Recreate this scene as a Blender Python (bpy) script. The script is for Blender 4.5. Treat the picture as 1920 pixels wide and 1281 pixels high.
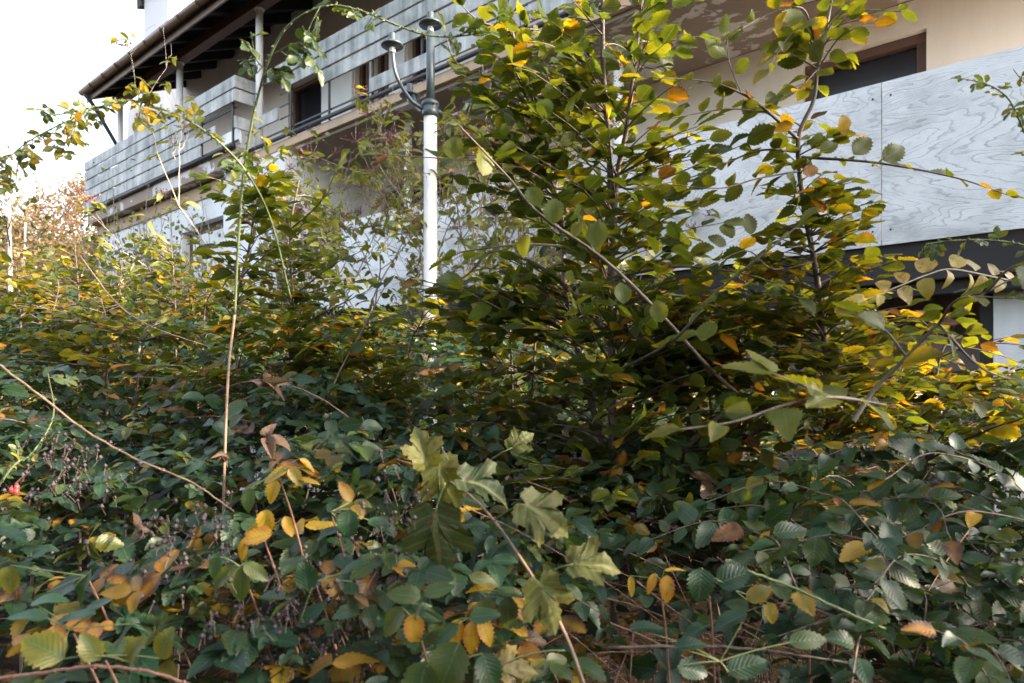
import bpy, math, random
import numpy as np
from mathutils import Vector
R = math.radians
for o in list(bpy.data.objects): bpy.data.objects.remove(o)
sc = bpy.context.scene
C = sc.collection
rnd = random.Random(7)
rng = np.random.default_rng(7)
EYE = 1.6
F = 1280.0

# ------------------------------------------------------------------ camera
cam = bpy.data.cameras.new('camera'); co = bpy.data.objects.new('camera', cam); C.objects.link(co)
co.location = (0, 0, EYE); co.rotation_euler = (R(90), 0, 0)
cam.lens = 24.0; cam.sensor_width = 36.0
cam.shift_y = 92.5 / 1920.0
cam.clip_start = 0.02; cam.clip_end = 3000
cam.dof.use_dof = True; cam.dof.focus_distance = 2.6; cam.dof.aperture_fstop = 5.0
sc.camera = co

# ------------------------------------------------------------------ world, sun, exposure
SUN_DIR = Vector((.965, -.26, 0)).normalized() * math.cos(R(27)) + Vector((0, 0, math.sin(R(27))))
w = bpy.data.worlds.new("World"); sc.world = w; w.use_nodes = True
nt = w.node_tree; bg = nt.nodes['Background']
sky = nt.nodes.new('ShaderNodeTexSky'); sky.sky_type = 'NISHITA'; sky.sun_disc = False
sky.sun_elevation = R(27)
sky.sun_rotation = math.atan2(SUN_DIR.x, SUN_DIR.y)
sky.dust_density = 5.0; sky.air_density = 1.0; sky.ozone_density = 1.0
hs = nt.nodes.new('ShaderNodeHueSaturation'); hs.inputs['Saturation'].default_value = .62
nt.links.new(sky.outputs[0], hs.inputs['Color']); nt.links.new(hs.outputs[0], bg.inputs[0]); bg.inputs[1].default_value = 0.15
sl = bpy.data.lights.new('sun', 'SUN'); so = bpy.data.objects.new('sun', sl); C.objects.link(so)
sl.energy = 3.7; sl.angle = R(0.5); sl.color = (1.0, .80, .58)
so.rotation_euler = SUN_DIR.to_track_quat('Z', 'Y').to_euler()
sc.view_settings.view_transform = 'Standard'; sc.view_settings.look = 'None'
sc.view_settings.exposure = 2.85; sc.view_settings.gamma = 1.0

# ------------------------------------------------------------------ helpers
def at(px, py, r):
    "point at forward distance r that the 1920 px photograph shows at px, py"
    return np.array((r * (px - 960) / F, r, EYE + r * (733 - py) / F))
U = np.array((-.767, .641, 0.)); U /= np.linalg.norm(U)
N = np.array((-U[1] * -1, -U[0], 0.)); N = np.array((U[1], -U[0], 0.))   # into the house
def hp(s, d, h): return U * s + N * d + np.array((0, 0, EYE + h))          # house frame: along, depth, height over the eye
def sp(px, d):
    t = (px - 960) / F
    r = d / (N[1] + N[0] * t)
    return r * (U[1] + U[0] * t)
def hh(px, py, d):
    t = (px - 960) / F
    return d / (N[1] + N[0] * t) * (733 - py) / F

def props(o, label=None, cat=None, group=None, kind=None):
    if label: o['label'] = label
    if cat: o['category'] = cat
    if group: o['group'] = group
    if kind: o['kind'] = kind
    return o
def thing(name, label, cat, loc=(0, 0, 0), group=None):
    o = bpy.data.objects.new(name, None); C.objects.link(o); o.location = tuple(float(v) for v in loc)
    o.empty_display_size = .1
    o['root'] = 1
    return props(o, label, cat, group)
def root_of(p):
    while p.parent: p = p.parent
    return np.array(p.location)

class MB:
    def __init__(s): s.v = []; s.f = []; s.m = []
    def add(s, vs, fs, mi=0):
        b = len(s.v); s.v.extend([tuple(v) for v in vs]); s.f.extend([tuple(i + b for i in f) for f in fs]); s.m.extend([mi] * len(fs)); return s
    def box(s, s0, s1, d0, d1, h0, h1, mi=0, h0b=None, h1b=None):
        h0b = h0 if h0b is None else h0b; h1b = h1 if h1b is None else h1b
        s0, s1 = -max(s0, s1), -min(s0, s1)
        vs = [hp(-a, d, h) for a, d, h in ((s0, d0, h0), (s1, d0, h0), (s1, d1, h0b), (s0, d1, h0b), (s0, d0, h1), (s1, d0, h1), (s1, d1, h1b), (s0, d1, h1b))]
        return s.add(vs, [(0, 3, 2, 1), (4, 5, 6, 7), (0, 1, 5, 4), (1, 2, 6, 5), (2, 3, 7, 6), (3, 0, 4, 7)], mi)
    def tube(s, pts, rad, seg=6, cap=True, mi=0):
        pts = [np.asarray(p, float) for p in pts]; n = len(pts)
        if not hasattr(rad, '__len__'): rad = [rad] * n
        vs = []; up = None
        for i in range(n):
            t = pts[min(i + 1, n - 1)] - pts[max(i - 1, 0)]
            L = math.sqrt(t[0]**2 + t[1]**2 + t[2]**2) or 1; t = t / L
            if up is None: up = np.array((1., 0, 0)) if abs(t[0]) < .8 else np.array((0, 1., 0))
            a = up - t * float(up @ t); a /= (math.sqrt(float(a @ a)) or 1); up = a
            b = np.array((t[1] * a[2] - t[2] * a[1], t[2] * a[0] - t[0] * a[2], t[0] * a[1] - t[1] * a[0]))
            for k in range(seg):
                q = 2 * math.pi * k / seg
                vs.append(pts[i] + (a * math.cos(q) + b * math.sin(q)) * rad[i])
        fs = [(i * seg + k, i * seg + (k + 1) % seg, (i + 1) * seg + (k + 1) % seg, (i + 1) * seg + k) for i in range(n - 1) for k in range(seg)]
        if cap: fs += [tuple(range(seg))[::-1], tuple(range((n - 1) * seg, n * seg))]
        return s.add(vs, fs, mi)
    def lathe(s, c, prof, seg=24, mi=0):
        vs = [(c[0] + r * math.cos(2 * math.pi * k / seg), c[1] + r * math.sin(2 * math.pi * k / seg), c[2] + z) for r, z in prof for k in range(seg)]
        n = len(prof)
        fs = [(i * seg + k, i * seg + (k + 1) % seg, (i + 1) * seg + (k + 1) % seg, (i + 1) * seg + k) for i in range(n - 1) for k in range(seg)]
        fs += [tuple(range(seg))[::-1], tuple(range((n - 1) * seg, n * seg))]
        return s.add(vs, fs, mi)
    def blob(s, c, r, mi=0, sq=1.0, seg=7, rings=5):
        prof = []
        for i in range(rings):
            q = math.pi * (i + .25) / (rings - .5); prof.append((r * math.sin(q), -r * math.cos(q) * sq))
        return s.lathe(c, prof, seg, mi)
    def obj(s, name, mats, parent=None, smooth=False, bevel=0, kind=None, label=None):
        off = root_of(parent) if parent else np.zeros(3)
        me = bpy.data.meshes.new(name)
        me.from_pydata([tuple(np.asarray(v) - off) for v in s.v], [], s.f)
        for m in (mats if isinstance(mats, (list, tuple)) else [mats]): me.materials.append(m)
        me.polygons.foreach_set('material_index', s.m)
        if smooth: me.polygons.foreach_set('use_smooth', [True] * len(s.f))
        me.update()
        o = bpy.data.objects.new(name, me); C.objects.link(o)
        if parent: o.parent = parent
        if bevel:
            b = o.modifiers.new('b', 'BEVEL'); b.width = bevel; b.segments = 2; b.limit_method = 'ANGLE'
        if kind: o['kind'] = kind
        if label: o['label'] = label
        return o

def spline(pts, n=8):
    "Catmull-Rom through the points"
    P = [np.asarray(p, float) for p in pts]
    P = [2 * P[0] - P[1]] + P + [2 * P[-1] - P[-2]]
    out = []
    for i in range(1, len(P) - 2):
        for k in range(n):
            t = k / n
            out.append(.5 * ((2 * P[i]) + (-P[i - 1] + P[i + 1]) * t + (2 * P[i - 1] - 5 * P[i] + 4 * P[i + 1] - P[i + 2]) * t * t + (-P[i - 1] + 3 * P[i] - 3 * P[i + 1] + P[i + 2]) * t**3))
    out.append(P[-2]); return out
def taper(n, a, b): return [a + (b - a) * i / (n - 1) for i in range(n)]
def unit(v):
    v = np.asarray(v, float); return v / (math.sqrt(float(v @ v)) or 1)
def cross(a, b): return np.array((a[1] * b[2] - a[2] * b[1], a[2] * b[0] - a[0] * b[2], a[0] * b[1] - a[1] * b[0]))

# ------------------------------------------------------------------ material helpers
def mat(name):
    m = bpy.data.materials.new(name); m.use_nodes = True
    return m, m.node_tree, m.node_tree.nodes['Principled BSDF']
class G:
    "small wrapper for building node graphs"
    def __init__(s, nt): s.nt = nt
    def n(s, t, **kw):
        x = s.nt.nodes.new('ShaderNode' + t)
        for k, v in kw.items(): setattr(x, k, v)
        return x
    def put(s, sock, v):
        if hasattr(v, 'is_output') or isinstance(v, bpy.types.NodeSocket): s.nt.links.new(v, sock)
        else: sock.default_value = v
    def math(s, op, a, b=0., c=0., clamp=False):
        x = s.n('Math', operation=op, use_clamp=clamp); s.put(x.inputs[0], a); s.put(x.inputs[1], b); s.put(x.inputs[2], c); return x.outputs[0]
    def mix(s, f, a, b, mode='MIX'):
        x = s.n('Mix', data_type='RGBA', blend_type=mode); s.put(x.inputs[0], f); s.put(x.inputs[6], a); s.put(x.inputs[7], b); return x.outputs[2]
    def coord(s, scale=(1, 1, 1), rot=0.0, out='Object', loc=(0, 0, 0)):
        t = s.n('TexCoord'); m = s.n('Mapping'); m.inputs['Rotation'].default_value = (0, 0, rot); m.inputs['Scale'].default_value = scale; m.inputs['Location'].default_value = loc
        s.nt.links.new(t.outputs[out], m.inputs[0]); return m.outputs[0]
    def scl(s, v, scale):
        m = s.n('Mapping'); m.inputs['Scale'].default_value = scale; s.nt.links.new(v, m.inputs[0]); return m.outputs[0]
    def noise(s, v, scale, detail=4, rough=.55, dist=0.):
        x = s.n('TexNoise'); s.put(x.inputs['Vector'], v); x.inputs['Scale'].default_value = scale; x.inputs['Detail'].default_value = detail
        x.inputs['Roughness'].default_value = rough; x.inputs['Distortion'].default_value = dist; return x.outputs['Fac']
    def ramp(s, f, stops, interp='LINEAR'):
        x = s.n('ValToRGB'); x.color_ramp.interpolation = interp; e = x.color_ramp.elements
        while len(e) < len(stops): e.new(.5)
        for k, (p, c) in zip(e, stops): k.position = p; k.color = (c, c, c, 1) if not hasattr(c, '__len__') else (*c, 1)
        s.put(x.inputs[0], f); return x.outputs[0]
    def bump(s, h, strength=.3, dist=.01):
        x = s.n('Bump'); x.inputs['Strength'].default_value = strength; x.inputs['Distance'].default_value = dist; s.put(x.inputs['Height'], h); return x.outputs[0]
HROT = math.atan2(U[1], -U[0])    # turns object coordinates so that x runs along the facade

def stained(name, base, dark, streak=.5, rough=.8, bump=.2, blot=2.0, tint2=None, thr=(.45, .75)):
    m, t, b = mat(name); g = G(t)
    c = g.coord(rot=HROT)
    n1 = g.noise(c, blot, 6, .6)
    n2 = g.noise(g.scl(c, (6, 6, .7)), 1.6, 5, .6)
    n3 = g.noise(c, 60, 3, .6)
    f = g.math('MULTIPLY', g.math('ADD', g.math('MULTIPLY', n1, .55), g.math('MULTIPLY', n2, .45)), 1.0)
    f = g.ramp(f, [(thr[0], 0.), (thr[1], 1.)])
    col = g.mix(g.math('MULTIPLY', f, streak), (*base, 1), (*dark, 1))
    if tint2:
        f2 = g.ramp(g.noise(c, blot * .37, 3, .5), [(.48, 0.), (.62, 1.)])
        col = g.mix(g.math('MULTIPLY', f2, .7), col, (*tint2, 1))
    col = g.mix(g.math('MULTIPLY', n3, .18), col, (*[v * .6 for v in base], 1))
    g.put(b.inputs['Base Color'], col); b.inputs['Roughness'].default_value = rough
    g.put(b.inputs['Normal'], g.bump(g.math('ADD', g.math('MULTIPLY', n3, .4), n1), bump, .01))
    return m
M = {}
M['plaster'] = stained('beige_plaster', (.80, .73, .66), (.58, .48, .39), .40, blot=.7)
M['ochre'] = stained('ochre_band', (.52, .36, .22), (.30, .24, .20), .6, blot=1.2, thr=(.42, .62))
M['render'] = stained('white_render', (.74, .745, .75), (.40, .41, .40), .55, bump=.6, blot=3.0, thr=(.5, .8))
M['plank'] = stained('weathered_white_plank', (.60, .60, .58), (.12, .135, .12), .92, rough=.75, blot=2.6, thr=(.38, .64))
M['post'] = stained('white_steel', (.78, .77, .74), (.45, .32, .22), .5, rough=.4, bump=.03, blot=3.0, thr=(.55, .75))
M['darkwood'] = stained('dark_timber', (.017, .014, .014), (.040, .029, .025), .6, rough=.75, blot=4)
M['brownwood'] = stained('brown_timber', (.12, .06, .042), (.05, .03, .025), .6, rough=.6, blot=5)
M['gutter'] = stained('old_copper_gutter', (.15, .10, .072), (.24, .18, .10), .8, rough=.42, bump=.05, blot=3)
M['gutter'].node_tree.nodes['Principled BSDF'].inputs['Metallic'].default_value = .55
M['black'] = stained('black_steel', (.02, .02, .022), (.06, .04, .03), .5, rough=.55)
M['tower'] = stained('pale_tower_render', (.72, .70, .70), (.5, .49, .5), .4, blot=.5)
M['oldboard'] = stained('grey_brown_board', (.20, .155, .145), (.09, .07, .065), .8, rough=.85, blot=2)
M['tile'] = stained('roof_tile', (.20, .09, .06), (.1, .08, .07), .6, blot=3)
M['lampmetal'] = stained('slate_lamp_paint', (.045, .062, .072), (.03, .035, .03), .4, rough=.38, bump=.04, blot=6)
M['polewhite'] = stained('white_pole_paint', (.58, .575, .56), (.36, .34, .29), .45, rough=.45, bump=.06, blot=5, thr=(.5, .8))
def glassy():
    m, t, b = mat('dark_window_glass'); b.inputs['Base Color'].default_value = (.012, .012, .016, 1); b.inputs['Roughness'].default_value = .22
    return m
M['glass'] = glassy()
def soffit():
    m, t, b = mat('peeling_soffit'); g = G(t); c = g.coord(rot=HROT)
    n = g.noise(g.scl(c, (1, 1.6, 1)), 1.5, 9, .62, .3)
    f = g.ramp(n, [(.53, 0.), (.545, 1.)])
    col = g.mix(f, (.30, .235, .19, 1), (.72, .70, .69, 1))
    col = g.mix(g.math('MULTIPLY', g.noise(c, 4, 5), .5), col, (.25, .18, .13, 1))
    g.put(b.inputs['Base Color'], col); b.inputs['Roughness'].default_value = .9
    g.put(b.inputs['Normal'], g.bump(f, .5, .004)); return m
M['soffit'] = soffit()
def plywood(name, strength, seed):
    m, t, b = mat(name); g = G(t); c = g.coord(rot=HROT, loc=(seed, 0, seed * .7))
    big = g.noise(g.scl(c, (.42, 1, 1.35)), 1.15, 3, .5, .7)
    sep = g.n('SeparateXYZ'); t.links.new(c, sep.inputs[0])
    ph = g.math('ADD', g.math('MULTIPLY', big, 46.), g.math('MULTIPLY', sep.outputs[2], 9.))
    ph = g.math('ADD', ph, g.math('MULTIPLY', g.noise(g.scl(c, (1, 1, 3)), 9, 3), 1.4))
    fr = g.math('FRACT', ph)
    line = g.ramp(fr, [(0., 1.), (.08, .6), (.22, .10), (.90, 0.), (1., 1.)])
    fine = g.noise(g.scl(c, (1.2, 1, 22)), 5, 4, .6)
    mask = g.ramp(g.noise(c, 1.1, 4, .6), [(.34, .25), (.6, 1.)])
    blot = g.ramp(g.noise(g.scl(c, (.8, 1, 1.4)), 1.7, 7, .7), [(.45, 0.), (.72, 1.)])
    col = g.mix(g.math('MULTIPLY', g.math('MULTIPLY', line, mask), strength), (.77, .765, .76, 1), (.29, .30, .32, 1))
    col = g.mix(g.math('MULTIPLY', g.math('SUBTRACT', 1., fine), .38 * strength + .05), col, (.42, .44, .46, 1))
    col = g.mix(g.math('MULTIPLY', blot, .72), col, (.27, .28, .28, 1))
    g.put(b.inputs['Base Color'], col); b.inputs['Roughness'].default_value = .72
    g.put(b.inputs['Normal'], g.bump(g.math('ADD', g.math('MULTIPLY', line, -.6), fine), .35, .004)); return m
M['ply1'] = plywood('whitewashed_plywood', .95, 0.0)
M['ply2'] = plywood('whitewashed_plywood_far', .95, 3.7)
M['ply3'] = plywood('faded_whitewashed_board', .35, 8.3)
def barkmat(name, a, bcol, scale=40, stretch=.25):
    m, t, b = mat(name); g = G(t); c = g.coord(scale=(1, 1, stretch))
    n = g.noise(c, scale, 5, .65)
    g.put(b.inputs['Base Color'], g.mix(g.ramp(n, [(.38, 0.), (.65, 1.)]), (*a, 1), (*bcol, 1))); b.inputs['Roughness'].default_value = .7
    g.put(b.inputs['Normal'], g.bump(n, .4, .002)); return m
M['bark'] = barkmat('smooth_brown_bark', (.045, .033, .026), (.11, .08, .06))
M['bark_pale'] = barkmat('pale_grey_bark', (.20, .165, .13), (.34, .29, .235))
M['birch'] = barkmat('white_birch_bark', (.45, .40, .36), (.85, .80, .74), 6, 1.5)
M['cane_green'] = barkmat('green_cane', (.05, .075, .025), (.10, .12, .045))
M['cane_tan'] = barkmat('tan_dry_cane', (.075, .048, .03), (.18, .12, .08), 22, .5)
M['cane_red'] = barkmat('red_brown_cane', (.10, .045, .032), (.20, .10, .07))
M['twig'] = barkmat('dead_twig', (.07, .04, .03), (.22, .12, .09))
M['umbel'] = barkmat('dry_umbel_stalk', (.03, .019, .016), (.07, .04, .034), 90)
M['berry_black'] = barkmat('dried_black_berry', (.012, .009, .012), (.035, .02, .025), 90)
M['berry_purple'] = barkmat('purple_berry_stalk', (.09, .025, .04), (.17, .05, .06), 90)
M['berry_red'] = barkmat('red_rose_hip', (.55, .03, .035), (.65, .06, .05), 20)
M['berry_red'].node_tree.nodes['Principled BSDF'].inputs['Roughness'].default_value = .25

def leafmat(name, stops, trans=.42, rough=.42, nv=9, vein=(.13, .15, .05), spec=.5, tcol=(1.75, 1.5, .30), under=1.5, spots=True, veinamt=.30, maple=False, dark=.62):
    "leaf: colour from the per-leaf tint, veins from the leaf's own UV, light passes through"
    m, t, b = mat(name); g = G(t)
    a = g.n('Attribute', attribute_name='tint'); sepc = g.n('SeparateColor'); t.links.new(a.outputs['Color'], sepc.inputs[0])
    uv = g.n('UVMap'); s2 = g.n('SeparateXYZ'); t.links.new(uv.outputs[0], s2.inputs[0])
    x = g.math('ABSOLUTE', s2.outputs[0]); y = s2.outputs[1]
    co_ = g.coord()
    nz = g.noise(co_, 45, 3, .6)
    hue = g.math('ADD', sepc.outputs[0], g.math('MULTIPLY', g.math('SUBTRACT', nz, .5), .18), clamp=True)
    hue = g.math('ADD', hue, g.math('MULTIPLY', g.math('MULTIPLY', x, sepc.outputs[2]), .22), clamp=True)
    col = g.ramp(hue, stops)
    hsv = g.n('HueSaturation'); g.put(hsv.inputs['Value'], g.math('MULTIPLY', g.math('ADD', .55, g.math('MULTIPLY', sepc.outputs[1], .9)), dark)); g.put(hsv.inputs['Color'], col); col = hsv.outputs[0]
    if maple: lat = g.math('FRACT', g.math('MULTIPLY', g.math('ADD', y, x), 5.))
    else: lat = g.math('FRACT', g.math('MULTIPLY', g.math('SUBTRACT', y, g.math('MULTIPLY', x, .28)), float(nv)))
    latl = g.ramp(lat, [(0., 1.), (.09, .5), (.22, 0.), (.88, 0.), (1., 1.)])
    mid = g.ramp(x, [(0., 1.), (.035, .9), (.08, 0.)])
    v = g.math('MAXIMUM', g.math('MULTIPLY', latl, .55), mid)
    bf = g.n('NewGeometry').outputs['Backfacing']
    up = g.mix(bf, col, g.mix(.30, col, (.15, .18, .06, 1)))
    c2 = g.mix(g.math('MULTIPLY', v, veinamt), up, (*vein, 1))
    if spots:
        sn = g.noise(co_, 110, 2, .5)
        sf = g.math('GREATER_THAN', g.math('ADD', sn, g.math('MULTIPLY', sepc.outputs[2], .16)), .74)
        c2 = g.mix(g.math('MULTIPLY', sf, .8), c2, (.05, .025, .012, 1))
    g.put(b.inputs['Base Color'], c2); b.inputs['Roughness'].default_value = rough
    b.inputs['Specular IOR Level'].default_value = spec
    wavy = g.math('SINE', g.math('MULTIPLY', lat, 6.283))
    nb = g.bump(g.math('ADD', g.math('MULTIPLY', wavy, -.5), g.math('MULTIPLY', nz, 1.2)), .32, .001)
    g.put(b.inputs['Normal'], nb)
    tr = g.n('BsdfTranslucent')
    tc = g.mix(1., col, (*tcol, 1), 'MULTIPLY'); tc = g.mix(g.math('MULTIPLY', v, .55), tc, (*[q * .10 for q in tcol], 1))
    g.put(tr.inputs[0], tc)
    ms = g.n('MixShader'); ms.inputs[0].default_value = trans
    t.links.new(b.outputs[0], ms.inputs[1]); t.links.new(tr.outputs[0], ms.inputs[2])
    t.links.new(ms.outputs[0], t.nodes['Material Output'].inputs[0])
    return m
GREENS = [(0., (.022, .050, .022)), (.25, (.045, .080, .018)), (.5, (.105, .125, .014)), (.66, (.23, .19, .014)), (.8, (.44, .27, .018)), (.92, (.36, .145, .02)), (1., (.11, .05, .028))]
M['hornbeam'] = leafmat('hornbeam_leaf', GREENS, .58, .45, 11, spec=.3, tcol=(2.1, 1.75, .30), dark=.62)
M['bramble'] = leafmat('bramble_leaf', [(0., (.016, .060, .034)), (.3, (.030, .088, .034)), (.5, (.085, .12, .022)), (.66, (.25, .21, .02)), (.8, (.52, .33, .025)), (.92, (.42, .17, .02)), (1., (.10, .045, .028))], .38, .42, 8, dark=.44, spec=.4, veinamt=.42, vein=(.07, .10, .05))
M['rose'] = leafmat('rose_leaf', [(0., (.035, .075, .045)), (.3, (.06, .10, .035)), (.55, (.15, .16, .03)), (.75, (.38, .30, .05)), (1., (.45, .26, .05))], .40, .36, 7, dark=.7, spots=False)
M['maple'] = leafmat('maple_leaf', [(0., (.045, .085, .04)), (.3, (.09, .13, .03)), (.5, (.19, .20, .055)), (.7, (.30, .25, .10)), (.85, (.52, .33, .03)), (1., (.18, .07, .03))], .40, .55, 6, dark=.40, spec=.25, vein=(.20, .20, .08), veinamt=.4)
M['pale'] = leafmat('pale_autumn_leaf', [(0., (.14, .18, .05)), (.4, (.26, .27, .06)), (.7, (.55, .42, .15)), (1., (.52, .30, .12))], .42, .5, 7, vein=(.35, .22, .09))
M['autumn'] = leafmat('hazy_autumn_leaf', [(0., (.14, .15, .05)), (.35, (.42, .33, .16)), (.65, (.68, .46, .28)), (1., (.66, .38, .28))], .35, .7, 5, spots=False, dark=.55)  # paler, pinker crown colours put the far haze and glare into the leaves
M['deadleaf'] = leafmat('dead_curled_leaf', [(0., (.16, .09, .055)), (.5, (.25, .145, .09)), (1., (.34, .22, .15))], .2, .7, 8, dark=.38, tcol=(1.1, .8, .5), vein=(.12, .06, .03))

# ------------------------------------------------------------------ leaves
def tmpl(n, prof, teeth=0., across=2, skew=.5):
    "grid leaf: n stations along, 2*across+1 across"
    V = []; 
    for i in range(n + 1):
        y = i / n; wv = prof(y)
        for k in range(-across, across + 1):
            x = k / across; ww = wv; yy = y
            if abs(k) == across and teeth and 0 < i < n:
                if i % 2: ww = wv * (1 + teeth); yy = y + skew / n
                else: ww = wv * (1 - teeth)
            V.append((x * ww, yy, x))
    W = 2 * across + 1
    Fc = [(i * W + k, i * W + k + 1, (i + 1) * W + k + 1, (i + 1) * W + k) for i in range(n) for k in range(W - 1)]
    return np.array(V), np.array(Fc)
def p_horn(y): return max(.0, math.sin(math.pi * min(1, y ** .82)) ** .72) * (1 if y < .8 else 1 - (y - .8) * 1.2) + (.03 if y < 1 else 0)
def p_bram(y): return (max(0, y) ** .50 * max(0, 1 - y) ** .86) * 1.96 + (.02 if y < 1 else 0)
def p_rose(y): return max(0, math.sin(math.pi * y)) ** .75 + .02 * (y < 1)
def p_cord(y): return (max(0, y) ** .34 * max(0, 1 - y) ** .88) * 1.68 + (.02 if y < 1 else 0)
T = {'horn': tmpl(16, p_horn, .10), 'horn2': tmpl(8, p_horn, .07, 1), 'bram': tmpl(16, p_bram, .10), 'bram2': tmpl(6, p_bram, 0, 1),
     'rose': tmpl(8, p_rose, .03), 'cord': tmpl(12, p_cord, .0), 'far': tmpl(4, p_horn, 0, 1), 'hazel': tmpl(16, p_cord, .09)}
def maple_t():
    # half outline (x, y) from the leaf base, petiole joint at 0,0
    half = [(.02, -.02), (.10, -.14), (.22, -.17), (.34, -.13), (.40, -.16), (.47, -.08), (.60, -.04), (.56, .06), (.55, .14), (.56, .20), (.66, .26), (.70, .35), (.82, .40), (.79, .50), (.86, .62), (.70, .61), (.60, .66), (.52, .60), (.42, .56), (.35, .54),
            (.34, .66), (.40, .74), (.31, .80), (.30, .92), (.20, .92), (.12, 1.04), (.06, 1.12), (0, 1.25)]
    pts = half + [(-x, y) for x, y in half[-2::-1]]
    rings = (.0, .3, .55, .8, 1.)
    V = [(0, .05, 0)]
    for r_ in rings[1:]:
        for x, y in pts: V.append((x * r_, .05 + (y - .05) * r_, x * r_))
    n = len(pts); Fc = []
    for k in range(n - 1): Fc.append((0, 1 + k, 1 + k + 1, 0))
    for j in range(len(rings) - 2):
        for k in range(n - 1): Fc.append((1 + j * n + k, 1 + (j + 1) * n + k, 1 + (j + 1) * n + k + 1, 1 + j * n + k + 1))
    return np.array(V), Fc
T['maple'] = maple_t()
class Leaves:
    def __init__(s, kind, wr=.6): s.kind = kind; s.wr = wr; s.rows = []
    def add(s, p, axis, nrm, L, hue=.3, val=.5, dec=.3, droop=.12, fold=.18, wr=None):
        s.rows.append((*p, *axis, *nrm, L, hue, val, dec, droop, fold, wr or s.wr, rnd.random() * 6.28))
    def obj(s, name, m, parent=None, kind=None, label=None):
        A = np.array(s.rows, dtype=np.float64); k = len(A)
        V, Fc = T[s.kind]
        p, a, nn = A[:, 0:3], A[:, 3:6], A[:, 6:9]
        a = a / np.linalg.norm(a, axis=1, keepdims=True)
        side = np.cross(a, nn); side /= (np.linalg.norm(side, axis=1, keepdims=True) + 1e-9)
        nn = np.cross(side, a)
        L = A[:, 9:10]; droop = A[:, 13:14]; fold = A[:, 14:15]; wr = A[:, 15:16]; ph = A[:, 16:17]
        x = V[None, :, 0] * wr * .5 if s.kind != 'maple' else V[None, :, 0] * wr
        y = V[None, :, 1]; xa = V[None, :, 2]
        z = fold * np.abs(x) * 1.2 - droop * y * y + .06 * np.sin(y * 7 + ph) * np.abs(x) * 2 + .22 * x * y * np.sin(ph * 3 + y * 3)
        if s.kind == 'horn':
            st = np.round(V[None, :, 1] * 16) % 2
            z = z + .007 * (st - .5) * (np.abs(xa) > .2) * 1.3
        if s.kind == 'maple': z = z + .05 * np.sin(V[None, :, 0] * 9 + ph) * V[None, :, 1] + .035 * np.sin(V[None, :, 1] * 11 + ph * 2)
        y2 = y - droop * .35 * y * y * y
        co_ = p[:, None, :] + L[:, :, None] * (x[:, :, None] * side[:, None, :] + y2[:, :, None] * a[:, None, :] + z[:, :, None] * nn[:, None, :])
        off = root_of(parent) if parent else np.zeros(3)
        co_ = (co_ - off).reshape(-1, 3).astype(np.float32)
        me = bpy.data.meshes.new(name); nv = len(V)
        base = (np.arange(k) * nv)
        tri = s.kind == 'maple'
        if not tri:
            fi = (Fc[None] + base[:, None, None]).reshape(-1); sizes = np.full(k * len(Fc), 4)
        else:
            f1 = [f for f in Fc]; idx = []; sz = []
            for b_ in base:
                for f in f1:
                    g_ = f if f[0] != f[3] else f[:3]
                    idx.extend(i + b_ for i in g_); sz.append(len(g_))
            fi = np.array(idx); sizes = np.array(sz)
        me.vertices.add(k * nv); me.vertices.foreach_set('co', co_.ravel())
        me.loops.add(len(fi)); me.loops.foreach_set('vertex_index', fi.astype(np.int32))
        me.polygons.add(len(sizes)); st_ = np.concatenate(([0], np.cumsum(sizes)[:-1])).astype(np.int32)
        me.polygons.foreach_set('loop_start', st_); me.polygons.foreach_set('loop_total', sizes.astype(np.int32))
        me.polygons.foreach_set('use_smooth', np.ones(len(sizes), bool))
        uvs = np.tile(np.stack((V[:, 2], V[:, 1]), 1), (k, 1)).astype(np.float32)
        uv = me.uv_layers.new(name='uv'); uv.data.foreach_set('uv', uvs[fi].ravel())
        at_ = me.attributes.new('tint', 'FLOAT_COLOR', 'POINT')
        colr = np.ones((k, nv, 4), np.float32); colr[:, :, 0] = A[:, 10:11]; colr[:, :, 1] = A[:, 11:12]; colr[:, :, 2] = A[:, 12:13]
        at_.data.foreach_set('color', colr.ravel())
        me.materials.append(m); me.update(calc_edges=True); me.validate()
        o = bpy.data.objects.new(name, me); C.objects.link(o)
        if parent: o.parent = parent
        if kind: o['kind'] = kind
        if label: o['label'] = label
        return o
UP = np.array((0., 0, 1))
def jit(v, a): return unit(np.asarray(v) + np.array((rnd.gauss(0, a), rnd.gauss(0, a), rnd.gauss(0, a))))
def hue_mix(yel=.12, base=.3, sd=.1):
    if rnd.random() < yel: return min(1, max(0, rnd.choice((.66, .74, .8, .8, .86, .97))+ rnd.gauss(0, .03)))
    return min(.6, max(0, rnd.gauss(base, sd)))
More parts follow.
